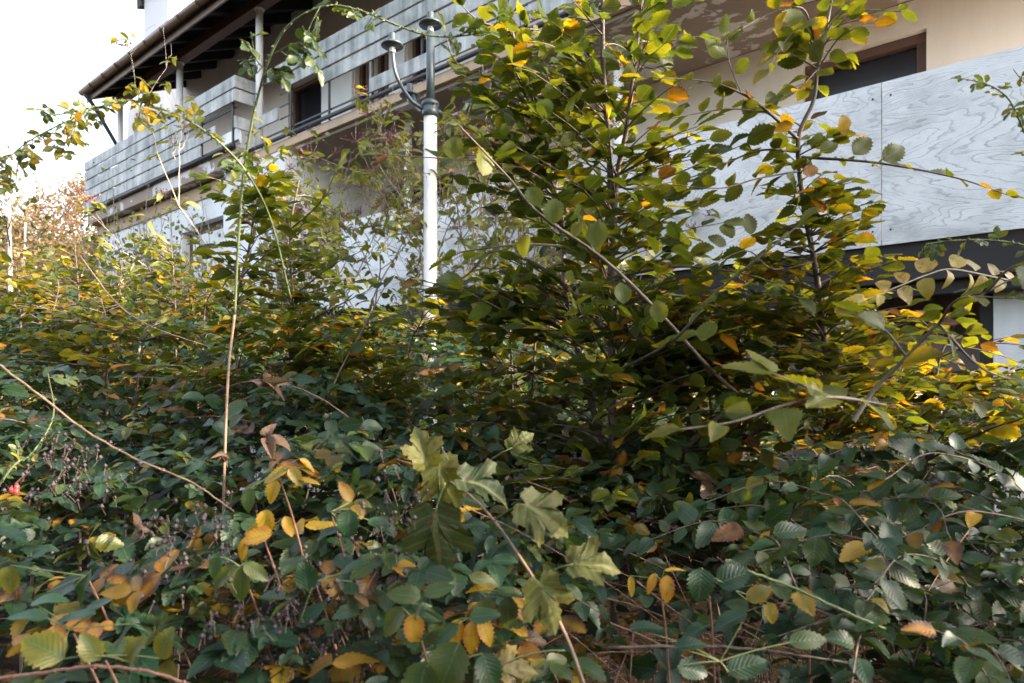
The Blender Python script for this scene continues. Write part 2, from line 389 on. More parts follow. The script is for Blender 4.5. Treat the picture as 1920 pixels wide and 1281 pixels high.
def leafrow(lv, pts, start, gap, Lf, pn=UP, hue=(.1, .3, .1), ang=55, tj=.22, droop=.12, term=True, wr=None, gl=.9):
    "alternate leaves along a twig polyline, lying in the twig's plane"
    acc = 0; side = rnd.choice((-1, 1)); tot = 0; seglen = []
    for i in range(len(pts) - 1): seglen.append(float(np.linalg.norm(pts[i + 1] - pts[i])))
    total = sum(seglen); nxt = start * total
    for i in range(len(pts) - 1):
        d = unit(pts[i + 1] - pts[i]); n0 = unit(pn - d * float(d @ pn)); sd_ = cross(n0, d)
        while nxt <= tot + seglen[i]:
            q = pts[i] + d * (nxt - tot)
            th = R(ang + rnd.gauss(0, 12)); ax = d * math.cos(th) + sd_ * side * math.sin(th)
            ax = jit(ax, .12)
            L = Lf * rnd.uniform(.6, 1.15) * (1 - .25 * (nxt / total) ** 3)
            lv.add(q + ax * L * .1, ax, jit(n0, tj), L, hue_mix(*hue), min(1, max(0, rnd.gauss(.5, .18))), rnd.random(), droop * rnd.uniform(.3, 2.2), rnd.uniform(.05, .4), wr)
            side = -side; nxt += gap * rnd.uniform(.7, 1.3)
        tot += seglen[i]
    if term:
        d = unit(pts[-1] - pts[-2]); lv.add(pts[-1], jit(d, .15), jit(unit(pn), tj), Lf * rnd.uniform(.7, 1.), hue_mix(*hue), rnd.uniform(.3, .7), rnd.random(), droop, .2, wr)
def arc(p, q, sag=.12, n=6, wob=.02):
    p = np.asarray(p); q = np.asarray(q); L = float(np.linalg.norm(q - p)); out = []
    w1 = np.array([rnd.gauss(0, wob) for _ in range(3)]) * L * 4
    for i in range(n + 1):
        t = i / n; out.append(p + (q - p) * t + UP * sag * L * 4 * t * (1 - t) * .5 + w1 * t * (1 - t))
    return out
#__SETTING__
# ------------------------------------------------------------------ ground
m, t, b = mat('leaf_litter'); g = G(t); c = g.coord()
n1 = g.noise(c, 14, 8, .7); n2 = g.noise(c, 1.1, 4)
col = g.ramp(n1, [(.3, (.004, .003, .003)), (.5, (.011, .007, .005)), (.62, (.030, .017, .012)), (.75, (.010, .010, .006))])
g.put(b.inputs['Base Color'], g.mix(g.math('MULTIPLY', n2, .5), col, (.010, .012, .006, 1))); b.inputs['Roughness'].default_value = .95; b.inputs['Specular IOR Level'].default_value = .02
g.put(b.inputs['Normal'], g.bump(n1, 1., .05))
mb = MB(); xs = [-900, -60, -20, -8, 0, 8, 20, 60, 900]; ys = [-900, -30, -8, 0, 3, 6, 12, 25, 60, 900]
mb.add([(x, y, 0 if math.hypot(x, y) < 30 else -.3) for y in ys for x in xs], [(j * 9 + i, j * 9 + i + 1, (j + 1) * 9 + i + 1, (j + 1) * 9 + i) for j in range(9) for i in range(8)])
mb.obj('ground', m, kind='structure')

# ------------------------------------------------------------------ the house
G0 = -EYE                       # ground level measured from the eye
SE = -1.5                       # near end of the house (outside the picture)
SL = 15.9                       # far end
SM = 9.8                        # step between the two upper balconies
WD = 6.9                        # depth of the main wall behind the balconies
RB = .47                        # roof slope
base = hp(8, 7.5, G0)
house = thing('abandoned_house', 'derelict beige and white house with two balcony storeys, missing balustrade boards and dark overhanging eaves', 'house', base)

def wall_with_openings(mb, s0, s1, d, th, h0, h1, ops, mi=0):
    "wall along the facade; ops = (sa, sb, ha, hb) holes"
    ss = sorted({s0, s1} | {v for o in ops for v in o[:2]}); 
    for a, b_ in zip(ss[:-1], ss[1:]):
        mid = (a + b_) / 2; hs = sorted([(o[2], o[3]) for o in ops if o[0] < mid < o[1]])
        z = h0
        for ha, hb in hs:
            if ha > z + 1e-4: mb.box(a, b_, d, d + th, z, ha, mi)
            z = hb
        if z < h1: mb.box(a, b_, d, d + th, z, h1, mi)
def window(s0, s1, d, h0, h1, fr=.07, mullions=(), rail=None, frame='brownwood', label=None, inset=.04):
    mb = MB()
    mb.box(s0 + .004, s1 - .004, d - .012, d + .11, h1 - fr, h1 - .004); mb.box(s0 + .004, s1 - .004, d - .012, d + .11, h0 + .004, h0 + fr)
    mb.box(s0 + .004, s0 + fr, d - .008, d + .108, h0 + fr, h1 - fr); mb.box(s1 - fr, s1 - .004, d - .008, d + .108, h0 + fr, h1 - fr)
    for s in mullions: mb.box(s - fr * .5, s + fr * .5, d + .004, d + .10, h0 + fr, h1 - fr)
    o = mb.obj('window_frame', M[frame], house, bevel=.004, label=label)
    p = MB(); p.box(s0 + fr * .6, s1 - fr * .6, d + .06, d + .075, h0 + fr * .6, h1 - fr * .6); p.obj('pane', M['glass'], house).parent = o
    if rail:
        p = MB(); p.box(s0 + fr + .003, s1 - fr - .003, d + .03, d + .055, rail - .012, rail + .012); p.obj('glazing_bar', M['post'], house).parent = o
    return o
# main wall behind the balconies
ops_up = [(10.0, 11.05, 3.72, 5.5), (8.74, 9.11, 3.74, 5.42), (8.26, 8.64, 3.9, 5.42), (7.40, 7.82, 3.9, 5.42), (5.5, 6.1, 3.9, 5.35)]
# lower storey windows of the loggia: the letterbox window at right, dark ones at left
wl = sp(1505, WD); wr_ = sp(1737, WD)
wt = hh(1737, 52, WD)
ops_lo = [(wr_, wl, 1.6, wt), (5.2, 6.6, 1.15, 3.12), (6.85, 8.45, 1.15, 3.12)]
mb = MB()
wall_with_openings(mb, SE, SL, WD, .3, 3.72, 7.2, ops_up)
wall_with_openings(mb, SE, 8.73, WD, .3, 1.0, 3.45, ops_lo)
mb.obj('wall', M['plaster'], house)
for k, (a, b_, c_, d_) in enumerate(ops_up): window(a, b_, WD + .1, c_, d_, mullions=((a + b_) / 2,) if k != 0 else ())
window(wr_, wl, WD + .08, 1.6, wt, .085, rail=wt - .36, label='wide brown framed window with one pale glazing bar')
window(5.2, 6.6, WD + .1, 1.15, 3.12, mullions=(5.9,)); window(6.85, 8.45, WD + .1, 1.15, 3.12, mullions=(7.4, 7.9))
# white shutters / panels of the upper balcony wall
for a, b_ in ((9.13, 9.97), (7.84, 8.15), (6.9, 7.3)):
    mb = MB(); mb.box(a, b_, WD - .05, WD - .004, 3.76, 5.42); mb.obj('white_panel', M['post'], house, bevel=.006)
# dark inner body so that no light comes through the openings
mb = MB(); mb.box(SE + .2, SL - .2, WD + .9, WD + .95, G0, 7.6); mb.obj('inner_partition', M['darkwood'], house)
# end walls, back wall
mb = MB(); mb.box(SL, SL + .3, WD + .001, 13, 3.5, 7.3); mb.box(SL - .3, SL, 5.75, 13, G0, 3.45)
mb.box(SE - .3, SE, WD, 13, G0, 7.3); mb.box(SE, SL, 12.7, 13, G0, 7.3); mb.obj('outer_wall', M['plaster'], house)
mb = MB(); mb.box(SL, SL + .35, 6.15, WD, 3.72, 6.3); mb.obj('wing_wall', M['plaster'], house)
# lower white wall under the left balcony, with its dark recesses
P5 = 5.45
def s5(px): return sp(px, P5)
ops = [(s5(303), s5(286), -.6, 2.55), (s5(362), s5(341), -.6, 2.75), (10.52, s5(357), 2.62, 2.83), (10.52, s5(400), .55, .72)]
mb = MB(); wall_with_openings(mb, 10.5, SL - .01, P5, .3, G0, 3.2, ops); mb.obj('white_wall', M['render'], house)
mb = MB(); mb.box(10.5, SL - .01, P5 - .03, P5 + .3, 3.2, 3.42); mb.obj('ochre_wall_band', M['ochre'], house)
for a, b_, c_, d_ in ops: 
    mb = MB(); mb.box(a, b_, P5 + .14, P5 + .17, c_, d_); mb.obj('recess_board', M['brownwood'], house)
mb = MB(); mb.box(8.73, 10.5, P5 - .06, P5 + .32, G0, 3.45); mb.box(8.73, 8.95, P5 + .32, WD, G0, 3.45); mb.obj('white_pier', M['render'], house, bevel=.01)
# slabs
mb = MB(); mb.box(SM, SL, 5.24, WD, 3.45, 3.70); mb.obj('balcony_slab', M['soffit'], house, bevel=.01)
mb = MB(); mb.box(SE, SM - .003, 5.50, WD, 3.45, 3.66); mb.obj('balcony_slab', M['soffit'], house, bevel=.01)
mb = MB(); mb.box(SE, SM - .003, 5.44, 5.497, 3.50, 3.60); mb.obj('slab_edge', M['ochre'], house)
mb = MB(); mb.tube([hp(SM - .01, 5.42, 3.66), hp(SE, 5.42, 3.66)], .028, 8); mb.obj('edge_gutter', M['black'], house, True)
mb = MB(); mb.tube([hp(SL, 5.20, 3.70), hp(SM + .01, 5.20, 3.70)], .035, 8); mb.obj('edge_gutter', M['black'], house, True)
mb = MB(); mb.box(SE, 8.72, 5.80, WD, .98, 1.14); mb.obj('lower_balcony_slab', M['plaster'], house)
mb = MB(); mb.box(SE, 8.72, 5.735, 5.795, .80, 1.14); mb.box(SE, 8.72, 5.803, 5.98, .70, .975); mb.obj('edge_beam', M['darkwood'], house, bevel=.01)
# plywood balustrade panels, 2.5 m each
edge = 1.155
segs = [(SE, edge - 2.5, 'ply2'), (edge - 2.5, edge, 'ply2'), (edge, edge + 2.5, 'ply1'), (edge + 2.5, edge + 5.0, 'ply3'), (edge + 5.0, 8.72, 'ply3')]
for i, (a, b_, k) in enumerate(segs):
    mb = MB(); mb.box(a + .003, b_ - .003, 5.70, 5.718, 1.09, 2.31)
    o = mb.obj('balustrade_panel', M[k], house)
    for px_ in (a + .06, b_ - .06):
        for h_ in (1.2, 1.7, 2.2):
            s = MB(); s.tube([hp(px_, 5.697, h_), hp(px_, 5.702, h_)], .008, 8); s.obj('screw', M['black'], house).parent = o
mb = MB(); mb.box(SE, 8.72, 5.722, 5.80, 2.20, 2.27); mb.obj('balustrade_rail', M['black'], house)
# white steel posts
def post(s, d, h0, h1, r=.055):
    mb = MB(); mb.tube([hp(s, d, h0), hp(s, d, h1)], r, 16); mb.tube([hp(s, d, h1 - .015), hp(s, d, h1)], r * 1.35, 16)
    return mb.obj('post', M['post'], house, True)
for s in (9.6, 12.26, 14.9): post(s, 5.5, 3.7, 5.8)
for s in (sp(1160, 5.85), sp(765, 5.85)): post(s, 5.85, 1.14, 3.45, .05)
# upper balustrades: weathered boards on steel frames, some boards lost
def boards(dd, rows, h_top=4.75, n=5, hb=.178, gap=.026):
    for i, runs in enumerate(rows):
        h1 = h_top - i * (hb + gap)
        for a, b_ in runs:
            mb = MB(); q = rnd.uniform(-.004, .004)
            mb.box(a, b_, dd + q, dd + .028 + q, h1 - hb, h1); mb.obj('balustrade_board', M['plank'], house, bevel=.004)
boards(5.20, [[(SM, SL)], [(SM + .02, SL)], [(sp(342, 5.2), SL)], [(sp(402, 5.2), SL)], [(sp(375, 5.2), SL - .01)]])
L2 = 5.45
boards(L2, [[(SE, 9.3)], [(SE, 8.9)], [(SE, sp(601, L2))], [(SE, sp(812, L2)), (sp(520, L2), 9.75)], [(SE, sp(692, L2))]])
for i in (0, 1, 3):     # the short return between the two balconies
    h1 = 4.75 - i * .204; mb = MB()
    mb.box(SM - .03, SM - .002, 5.195, 5.195 + (.42 if i != 3 else .3), h1 - .178, h1); mb.obj('balustrade_board', M['plank'], house, bevel=.004)
for i in range(5):      # return at the far end of the left balcony
    h1 = 4.75 - i * .204; mb = MB(); mb.box(SL + .002, SL + .03, 5.19, 6.15, h1 - .178, h1); mb.obj('balustrade_board', M['plank'], house, bevel=.004)
mb = MB()
for s in np.arange(SM + .1, SL, 1.0): mb.box(s, s + .03, 5.232, 5.262, 3.70, 4.72)
mb.box(SM, SL, 5.264, 5.28, 4.30, 4.33); mb.box(SM, SL, 5.264, 5.28, 3.78, 3.81); mb.box(SM, SL, 5.264, 5.28, 4.62, 4.66)
mb.obj('railing_frame', M['black'], house)
mb = MB()
for s in np.arange(SE + .1, SM - .2, .92): mb.box(s, s + .025, L2 + .034, L2 + .059, 3.66, 4.72)
for h_ in (3.80, 4.62): mb.box(SE, SM - .1, L2 + .061, L2 + .075, h_, h_ + .022)
for h_ in (3.98, 4.16, 4.34): mb.box(8.72, 9.06, L2 + .061, L2 + .072, h_, h_ + .016)
mb.obj('railing_frame', M['black'], house)
mb = MB(); mb.box(SM, SM + .55, 5.30, 5.32, 3.76, 4.0); mb.obj('white_panel', M['post'], house)
# roof: dark boards, rafters, purlin, gutter
GE = 15.2; D0 = 5.02; H0 = 5.93
def roofh(d): return H0 + RB * (d - D0)
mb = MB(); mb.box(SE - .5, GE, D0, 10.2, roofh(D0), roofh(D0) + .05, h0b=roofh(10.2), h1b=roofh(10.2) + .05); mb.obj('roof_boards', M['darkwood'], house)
mb = MB(); mb.box(SE - .5, GE, D0 - .06, 10.2, roofh(D0) + .055, roofh(D0) + .12, h0b=roofh(10.2) + .055, h1b=roofh(10.2) + .12)
mb.box(SE - .5, GE, 10.203, 15, roofh(10.2) + .02, roofh(10.2) + .1, h0b=roofh(5.4), h1b=roofh(5.4) + .08); mb.obj('roof_tiles', M['tile'], house)
s = GE - .12; k = 0
while s > SE:
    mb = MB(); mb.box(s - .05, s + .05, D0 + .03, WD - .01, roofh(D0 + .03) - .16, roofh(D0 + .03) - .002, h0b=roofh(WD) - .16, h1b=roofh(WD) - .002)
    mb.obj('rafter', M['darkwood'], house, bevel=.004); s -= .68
mb = MB(); mb.box(SE, GE, 5.42, 5.58, 5.80, roofh(5.42) - .165); mb.obj('purlin', M['brownwood'], house, bevel=.006)
mb = MB(); mb.box(SE - .5, GE + .003, D0 - .03, D0 - .002, roofh(D0) - .20, roofh(D0) + .05); mb.obj('fascia', M['gutter'], house)
# half round gutter with brackets
mb = MB(); prof = [(math.cos(q) * .075, math.sin(q) * .075) for q in np.linspace(math.pi, 2 * math.pi, 9)]
prof2 = [(x * .94, y * .94) for x, y in prof]; pr = prof + prof2[::-1]; n = len(pr)
vs = [hp(s_, D0 - .11 + x, roofh(D0) - .02 + y) for s_ in (SE - .5, GE) for x, y in pr]
mb.add(vs, [(i, (i + 1) % n, n + (i + 1) % n, n + i) for i in range(n)] + [tuple(range(9))[::-1], tuple(range(n, n + 9))])
gut = mb.obj('gutter', M['gutter'], house, True)
for s in np.arange(SE, GE, .62):
    mb = MB(); mb.tube([hp(s, D0 - .11 + math.cos(q) * .079, roofh(D0) - .02 + math.sin(q) * .079) for q in np.linspace(math.pi, 2 * math.pi, 9)], .007, 5)
    mb.obj('gutter_bracket', M['gutter'], house, True).parent = gut
mb = MB(); mb.tube(spline([hp(GE - .15, D0 - .11, 5.83), hp(GE - .12, D0 + .1, 5.6), hp(GE + .2, 5.9, 4.6), hp(GE + .5, 6.1, 4.1), hp(GE + .5, 6.1, 2)], 5), .04, 8); mb.obj('downpipe', M['lampmetal'], house, True)
# ground storey at the right
GW = 7.3
mb = MB(); wall_with_openings(mb, SE, 8.73, GW, .3, G0, .97, [(2.0, 4.2, -.9, .35)]); mb.obj('basement_wall', M['oldboard'], house)
mb = MB(); mb.box(2.0, 4.2, GW + .15, GW + .18, -.9, .35); mb.obj('pane', M['glass'], house)
for i in range(5):
    h1 = .42 - i * .30; mb = MB(); mb.box(sp(1850, 6.3), 2.6, 6.3, 6.33, h1 - .27, h1); mb.obj('store_board', M['oldboard'], house, bevel=.006)
a = sp(1862, 6.0); mb = MB(); mb.box(a - .55, a, 6.0, 6.35, G0, .975); mb.obj('concrete_column', M['render'], house, bevel=.01)
mb = MB(); mb.box(a + .003, a + .08, 6.02, 6.3, G0, .975); mb.obj('dark_door_frame', M['darkwood'], house)
mb = MB(); mb.box(sp(1292, 6.6), sp(1225, 6.6), 6.6, 6.63, -.2, .62); mb.obj('white_panel', M['post'], house)
mb = MB(); mb.box(1.7, 3.6, 6.25, 6.3, .60, .70); mb.obj('white_panel', M['post'], house)

# ------------------------------------------------------------------ white tower behind the roof
tb = thing('white_tower', 'pale rendered tower rising behind the far end of the roof, under a dark eave', 'tower', hp(21.6, 11, G0))
mb = MB(); mb.box(20.8, 22.5, 9.0, 14.0, G0, 13.4); mb.obj('wall', M['tower'], tb)
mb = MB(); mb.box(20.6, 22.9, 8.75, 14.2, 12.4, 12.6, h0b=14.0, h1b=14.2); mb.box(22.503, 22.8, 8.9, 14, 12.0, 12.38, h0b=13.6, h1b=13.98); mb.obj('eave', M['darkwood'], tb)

# ------------------------------------------------------------------ street lamp
LR = 5.5; lb = at(807, 733, LR); lb[2] = 0
lamp = thing('street_lamp', 'white pole with slate grey upper shaft, curved arms and three disc shaded lamp heads', 'street lamp', lb)
def zl(py): return EYE + LR * (733 - py) / F
X0, Y0 = lb[0], lb[1]
mb = MB(); mb.tube([(X0, Y0, -.1), (X0, Y0, .8), (X0, Y0, zl(215))], [.062, .058, .053], 24); mb.obj('lower_pole', M['polewhite'], lamp, True)
mb = MB(); mb.tube([(X0, Y0, zl(205)), (X0, Y0, zl(62))], .034, 20); mb.obj('upper_pole', M['lampmetal'], lamp, True)
mb = MB(); mb.lathe((X0, Y0, zl(220)), [(.058, 0), (.068, .004), (.068, .055), (.064, .06), (.064, .085), (.070, .09), (.070, .118), (.05, .132), (.034, .14)], 28); col_ = mb.obj('collar', M['lampmetal'], lamp, True)
mb = MB(); mb.tube([(X0 + .035, Y0 - .06, zl(200)), (X0 + .037, Y0 - .078, zl(200))], .009, 8); mb.obj('bolt', M['black'], lamp).parent = col_
def head(x, y, z, sc_=1.):
    mb = MB(); k = sc_
    mb.lathe((x, y, z), [(.090 * k, -.012), (.093 * k, -.006), (.088 * k, .004), (.05 * k, .024), (.032 * k, .03), (.030 * k, .034), (.030 * k, .085), (.026 * k, .092), (.004, .093)], 30)
    mb.lathe((x, y, z), [(.060 * k, -.022), (.060 * k, -.008)], 24)
    o = mb.obj('lamp_shade', M['lampmetal'], lamp, True)
    b2 = MB(); b2.lathe((x, y, z), [(.02, -.062), (.024, -.058), (.024, -.024), (.018, -.022)], 16); b2.obj('lamp_socket', M['polewhite'], lamp, True).parent = o
head(X0, Y0, zl(45), 1.02)
def arm(tip, yo, py, bend):
    tx = lb[0] + tip; z1 = EYE + LR * (733 - py) / F
    pts = spline([(X0 + math.copysign(.06, tip), Y0 + yo * .1, zl(205)), (X0 + tip * .55, Y0 + yo * .5, zl(190)), (X0 + tip * .9, Y0 + yo * .9, zl(150)), (tx, Y0 + yo, z1 - .05)], 6)
    mb = MB(); mb.tube(pts, .016, 10); mb.obj('lamp_arm', M['lampmetal'], lamp, True); head(tx, Y0 + yo, z1, .95)
arm(-.29, -.10, 96, 0); arm(-.21, .30, 148, 0)
mb = MB(); mb.tube(spline([(X0 + .06, Y0, zl(208)), (X0 + .12, Y0 + .05, zl(212)), (X0 + .24, Y0 + .12, zl(200)), (X0 + .30, Y0 + .15, zl(175))], 5), .016, 8); mb.obj('lamp_arm', M['lampmetal'], lamp, True)

rnd.seed(101)
# ------------------------------------------------------------------ plants: shared builders
def stem_obj(name, runs, m, parent, seg=7, kind=None):
    mb = MB()
    for pts, r0, r1 in runs: mb.tube(pts, taper(len(pts), r0, r1), seg, cap=False)
    return mb.obj(name, m, parent, True, kind=kind)
def crown(stems, ells, n, Lf, lv, tw, hue, gap=.045, pnj=.25, start=.35, rad=.0035, ang=55, tj=.22, droop=.12, wr=None, rise=.25, sag=.1, maxl=9., lean=(0, 0, 0)):
    "leafy side branches that leave the nearest stem and end inside the ellipsoids"
    S = np.array([p for st in stems for p in st]); tot = sum(e[3] for e in ells)
    for c_, r_, _, wgt in ells:
        for _k in range(int(n * wgt / tot)):
            u = unit([rnd.gauss(0, 1) for _ in range(3)]) * rnd.random() ** .42
            q = np.asarray(c_) + u * np.asarray(r_)
            dh = np.hypot(S[:, 0] - q[0], S[:, 1] - q[1]); cost = dh + 1.6 * np.abs(S[:, 2] - (q[2] - rise * dh))
            p = S[int(np.argmin(cost))]
            L = float(np.linalg.norm(q - p))
            if L < .06: continue
            pts = arc(p, q, sag, max(5, int(L / .09)))
            tw.append((pts, min(.010, rad * (.6 + L)), .0010))
            a0 = max(start, 1 - .55 / L) if L > .6 else start
            leafrow(lv, pts, a0, gap, Lf, jit(UP + np.asarray(lean), pnj), hue, ang, tj, droop, True, wr)

rnd.seed(202)
# ------------------------------------------------------------------ central hornbeam bush
hb_r = 2.2
b0 = at(1150, 733, 2.25); b0[2] = 0
bush = thing('hornbeam_bush', 'dense tall hornbeam bush with dark twin stems before the plywood, middle of the photo', 'bush', b0)
stA = spline([b0, at(1152, 1000, 2.25), at(1148, 780, 2.25), at(1146, 520, 2.25), at(1143, 300, 2.2), at(1131, 130, 2.15), at(1130, -40, 2.1)], 8)
stB = spline([at(1147, 560, 2.25), at(1155, 350, 2.2), at(1175, 240, 2.15), at(1195, 80, 2.1), at(1210, -60, 2.05)], 7)
stC = spline([at(1149, 900, 2.3), at(1100, 720, 2.35), at(1062, 560, 2.35), at(1050, 400, 2.35), at(1010, 230, 2.3), at(960, 60, 2.2), at(940, -40, 2.2)], 7)
stD = spline([at(1150, 850, 2.2), at(1250, 760, 2.0), at(1330, 690, 1.9), at(1230, 580, 1.75), at(1130, 485, 1.7), at(1010, 400, 1.65), at(955, 335, 1.65), at(860, 235, 1.6)], 7)
stE = spline([at(1149, 640, 2.25), at(1040, 520, 2.2), at(930, 470, 2.2), at(870, 520, 2.2), at(780, 550, 2.2)], 5)
tw = [(stA, .017, .006), (stB, .011, .004), (stC, .012, .004), (stE, .008, .002)]
stD2 = spline([at(1390, 745, 2.0), at(1330, 690, 1.9), at(1230, 580, 1.75), at(1130, 485, 1.7), at(1010, 400, 1.65), at(955, 335, 1.65), at(860, 235, 1.6)], 7)
tw.append((stD2, .0062, .002)); tw.append((spline([at(1150, 960, 2.25), at(1260, 860, 2.1), at(1390, 745, 2.0)], 5), .012, .009))
lv = Leaves('horn', .60)
H1 = (.06, .28, .10)
def E(px, py, r, rx, ry, rz, wgt): return (at(px, py, r), (rx, ry, rz), 0, wgt)
crown([stA, stB, stC], [E(1060, 120, 2.2, .36, .35, .32, 1.15), E(1080, 300, 2.2, .42, .40, .26, 1.3), E(1120, 470, 2.2, .42, .45, .26, 1.3),
      E(1180, 90, 2.1, .22, .25, .28, .6), E(1130, 640, 2.2, .5, .5, .22, .8), E(1150, 800, 2.1, .55, .5, .24, .8), E(960, 230, 2.2, .2, .3, .3, .4), E(1250, 900, 2.0, .5, .4, .2, .5),
      E(900, 560, 2.2, .25, .3, .12, .35), E(1350, 640, 2.1, .35, .35, .18, .7)], 540, .086, lv, tw, H1, gap=.05, tj=.38, pnj=.35, lean=(0, -.35, 0))
# long outer branches that can be told apart
for P_, nl in (([at(1148, 330, 2.2), at(1180, 355, 2.0), at(1270, 325, 1.95), at(1400, 268, 1.9)], .3), ([at(1146, 280, 2.2), at(1060, 355, 2.1), at(960, 310, 2.0), at(720, 290, 2.0)], .3),
               ([at(1100, 470, 2.2), at(1000, 458, 1.9), at(880, 470, 1.9), at(850, 480, 1.9)], .1), ([at(1150, 520, 2.2), at(1280, 500, 2.0), at(1420, 520, 1.9), at(1500, 560, 1.8)], .2),
               ([at(1010, 230, 2.3), at(900, 170, 2.2), at(850, 110, 2.2), at(835, 60, 2.2)], .2), ([at(960, 60, 2.2), at(900, 40, 2.15), at(865, 10, 2.1)], .1),
               ([at(1149, 700, 2.2), at(1260, 640, 1.7), at(1330, 560, 1.6), at(1440, 470, 1.5), at(1500, 420, 1.5)], .5)):
    pts = spline(P_, 6); tw.append((pts, .005, .0012)); leafrow(lv, pts, nl, .045, .088, jit(UP, .2), H1, 55, .25)
stem_obj('stem', tw[:6], M['bark'], bush, 10); stem_obj('twigs', tw[6:], M['bark'], bush, 5)
# leaves seen broadside along the brown diagonal branch
for px_, py_, L_, an in ((852, 300, .085, 95), (905, 330, .10, 85), (1040, 420, .085, 92), (1120, 465, .085, 90), (1078, 445, .07, 75), (1013, 385, .075, 120), (990, 440, .07, 250), (1240, 605, .08, 100), (1315, 640, .07, 60), (1170, 570, .08, 95)):
    q = R(an); lv.add(at(px_, py_, 1.62), (math.cos(q), .15, math.sin(q)), jit((0, -1, .45), .4), L_ * rnd.uniform(.7, 1), rnd.uniform(.3, .48), .62, .4, .2, .25, .66)
lv.obj('foliage', M['hornbeam'], bush)

rnd.seed(103)
# ------------------------------------------------------------------ slender right sapling
b0 = at(1560, 733, 2.1); b0[2] = 0
sap = thing('hornbeam_sapling', 'slender young hornbeam with sunlit top, its bare stem crossing the whitewashed plywood', 'sapling', b0)
q1 = spline([b0, at(1556, 900, 2.1), at(1550, 700, 2.05), at(1540, 590, 2.0), at(1527, 490, 1.97), at(1506, 380, 1.95), at(1497, 262, 1.92), at(1525, 190, 1.9), at(1533, 130, 1.9), at(1548, 60, 1.9), at(1565, -30, 1.9)], 7)
runs = [(q1, .0115, .003)]
br = [([at(1497, 262, 1.92), at(1440, 210, 1.85), at(1390, 175, 1.8), at(1320, 152, 1.78), at(1200, 145, 1.75)], .0055), ([at(1503, 295, 1.93), at(1640, 305, 1.8), at(1790, 333, 1.7), at(1895, 368, 1.65)], .0045),
      ([at(1500, 285, 1.93), at(1420, 283, 1.9), at(1320, 325, 1.85), at(1220, 350, 1.8)], .004), ([at(1503, 320, 1.94), at(1420, 335, 1.85), at(1350, 353, 1.8), at(1240, 345, 1.75)], .003),
      ([at(1535, 120, 1.9), at(1520, 50, 1.85), at(1500, 14, 1.8), at(1440, 28, 1.78), at(1380, 60, 1.75)], .003), ([at(1525, 90, 1.9), at(1505, 50, 1.85), at(1470, 80, 1.82), at(1440, 130, 1.8)], .0025),
      ([at(1548, 60, 1.9), at(1580, 25, 1.88), at(1620, 20, 1.85), at(1690, 22, 1.8)], .003), ([at(1533, 130, 1.9), at(1570, 75, 1.85), at(1600, 55, 1.8), at(1640, 45, 1.8)], .0025),
      ([at(1533, 130, 1.9), at(1500, 165, 1.85), at(1470, 180, 1.82)], .002), ([at(1390, 175, 1.8), at(1368, 120, 1.78), at(1362, 70, 1.76)], .002), ([at(1440, 210, 1.85), at(1360, 205, 1.8), at(1260, 222, 1.75)], .002),
      ([at(1527, 490, 1.97), at(1450, 505, 1.9), at(1400, 470, 1.85), at(1330, 500, 1.8)], .003)]
lv = Leaves('horn', .60); H2 = (.10, .40, .09)
for P_, r_ in br:
    pts = spline(P_, 6); runs.append((pts, r_, .001)); leafrow(lv, pts, .08, .038, .068, jit(UP, .3), H2, 58, .35, .1)
runs2 = []
crown([q1], [E(1535, 70, 1.9, .11, .12, .16, .8), E(1525, 410, 1.95, .16, .2, .13, 1.7), E(1512, 270, 1.92, .12, .15, .12, .6), E(1545, 520, 1.98, .24, .22, .14, 1.3), E(1560, 640, 2.0, .30, .3, .14, 1.6), E(1560, 760, 1.95, .36, .3, .14, 1.5), E(1450, 590, 1.95, .22, .25, .10, .7)], 250, .070, lv, runs2, H2, gap=.045, tj=.35)
stem_obj('stem', runs[:1], M['bark'], sap, 12); stem_obj('twigs', runs[1:] + runs2, M['bark'], sap, 5)
for px_, py_, L_, an, hu in ((1447, 205, .055, 90, .45), (1404, 185, .055, 270, .42), (1486, 232, .05, 200, .76), (1580, 215, .055, 280, .76), (1538, 285, .06, 30, .44), (1600, 290, .075, 45, .42), (1655, 300, .08, 32, .38), (1505, 325, .05, 20, .88), (1408, 440, .062, 95, .36), (1362, 460, .055, 150, .34)):
    q = R(an); lv.add(at(px_, py_, 1.83), (math.cos(q), .1, math.sin(q)), jit((0, -1, .3), .15), L_, hu, .6, .3, .08, .12, .66)
lv.obj('foliage', M['hornbeam'], sap)

rnd.seed(104)
# ------------------------------------------------------------------ seedling at left, behind the tall rose cane
b0 = at(545, 733, 2.7); b0[2] = 0
sd = thing('hornbeam_seedling', 'dark leaved young hornbeam beside the white pier, behind the thorny rose cane', 'sapling', b0)
q1 = spline([b0, at(548, 900, 2.7), at(545, 700, 2.7), at(548, 560, 2.7), at(545, 430, 2.7), at(560, 340, 2.7)], 6)
q2 = spline([b0, at(460, 800, 2.6), at(440, 600, 2.6), at(470, 450, 2.6), at(480, 330, 2.6)], 6)
lv = Leaves('horn', .52); tw = []
crown([q1, q2], [E(470, 380, 2.6, .16, .25, .14, 1), E(545, 400, 2.7, .18, .3, .16, 1), E(480, 470, 2.6, .2, .3, .12, 1), E(560, 520, 2.7, .3, .35, .16, 1.3), E(500, 590, 2.6, .35, .35, .14, 1.6), E(620, 640, 2.5, .35, .4, .12, 1.2), E(450, 690, 2.5, .45, .4, .12, 1.4)],
      190, .085, lv, tw, (.08, .27, .10), tj=.16)
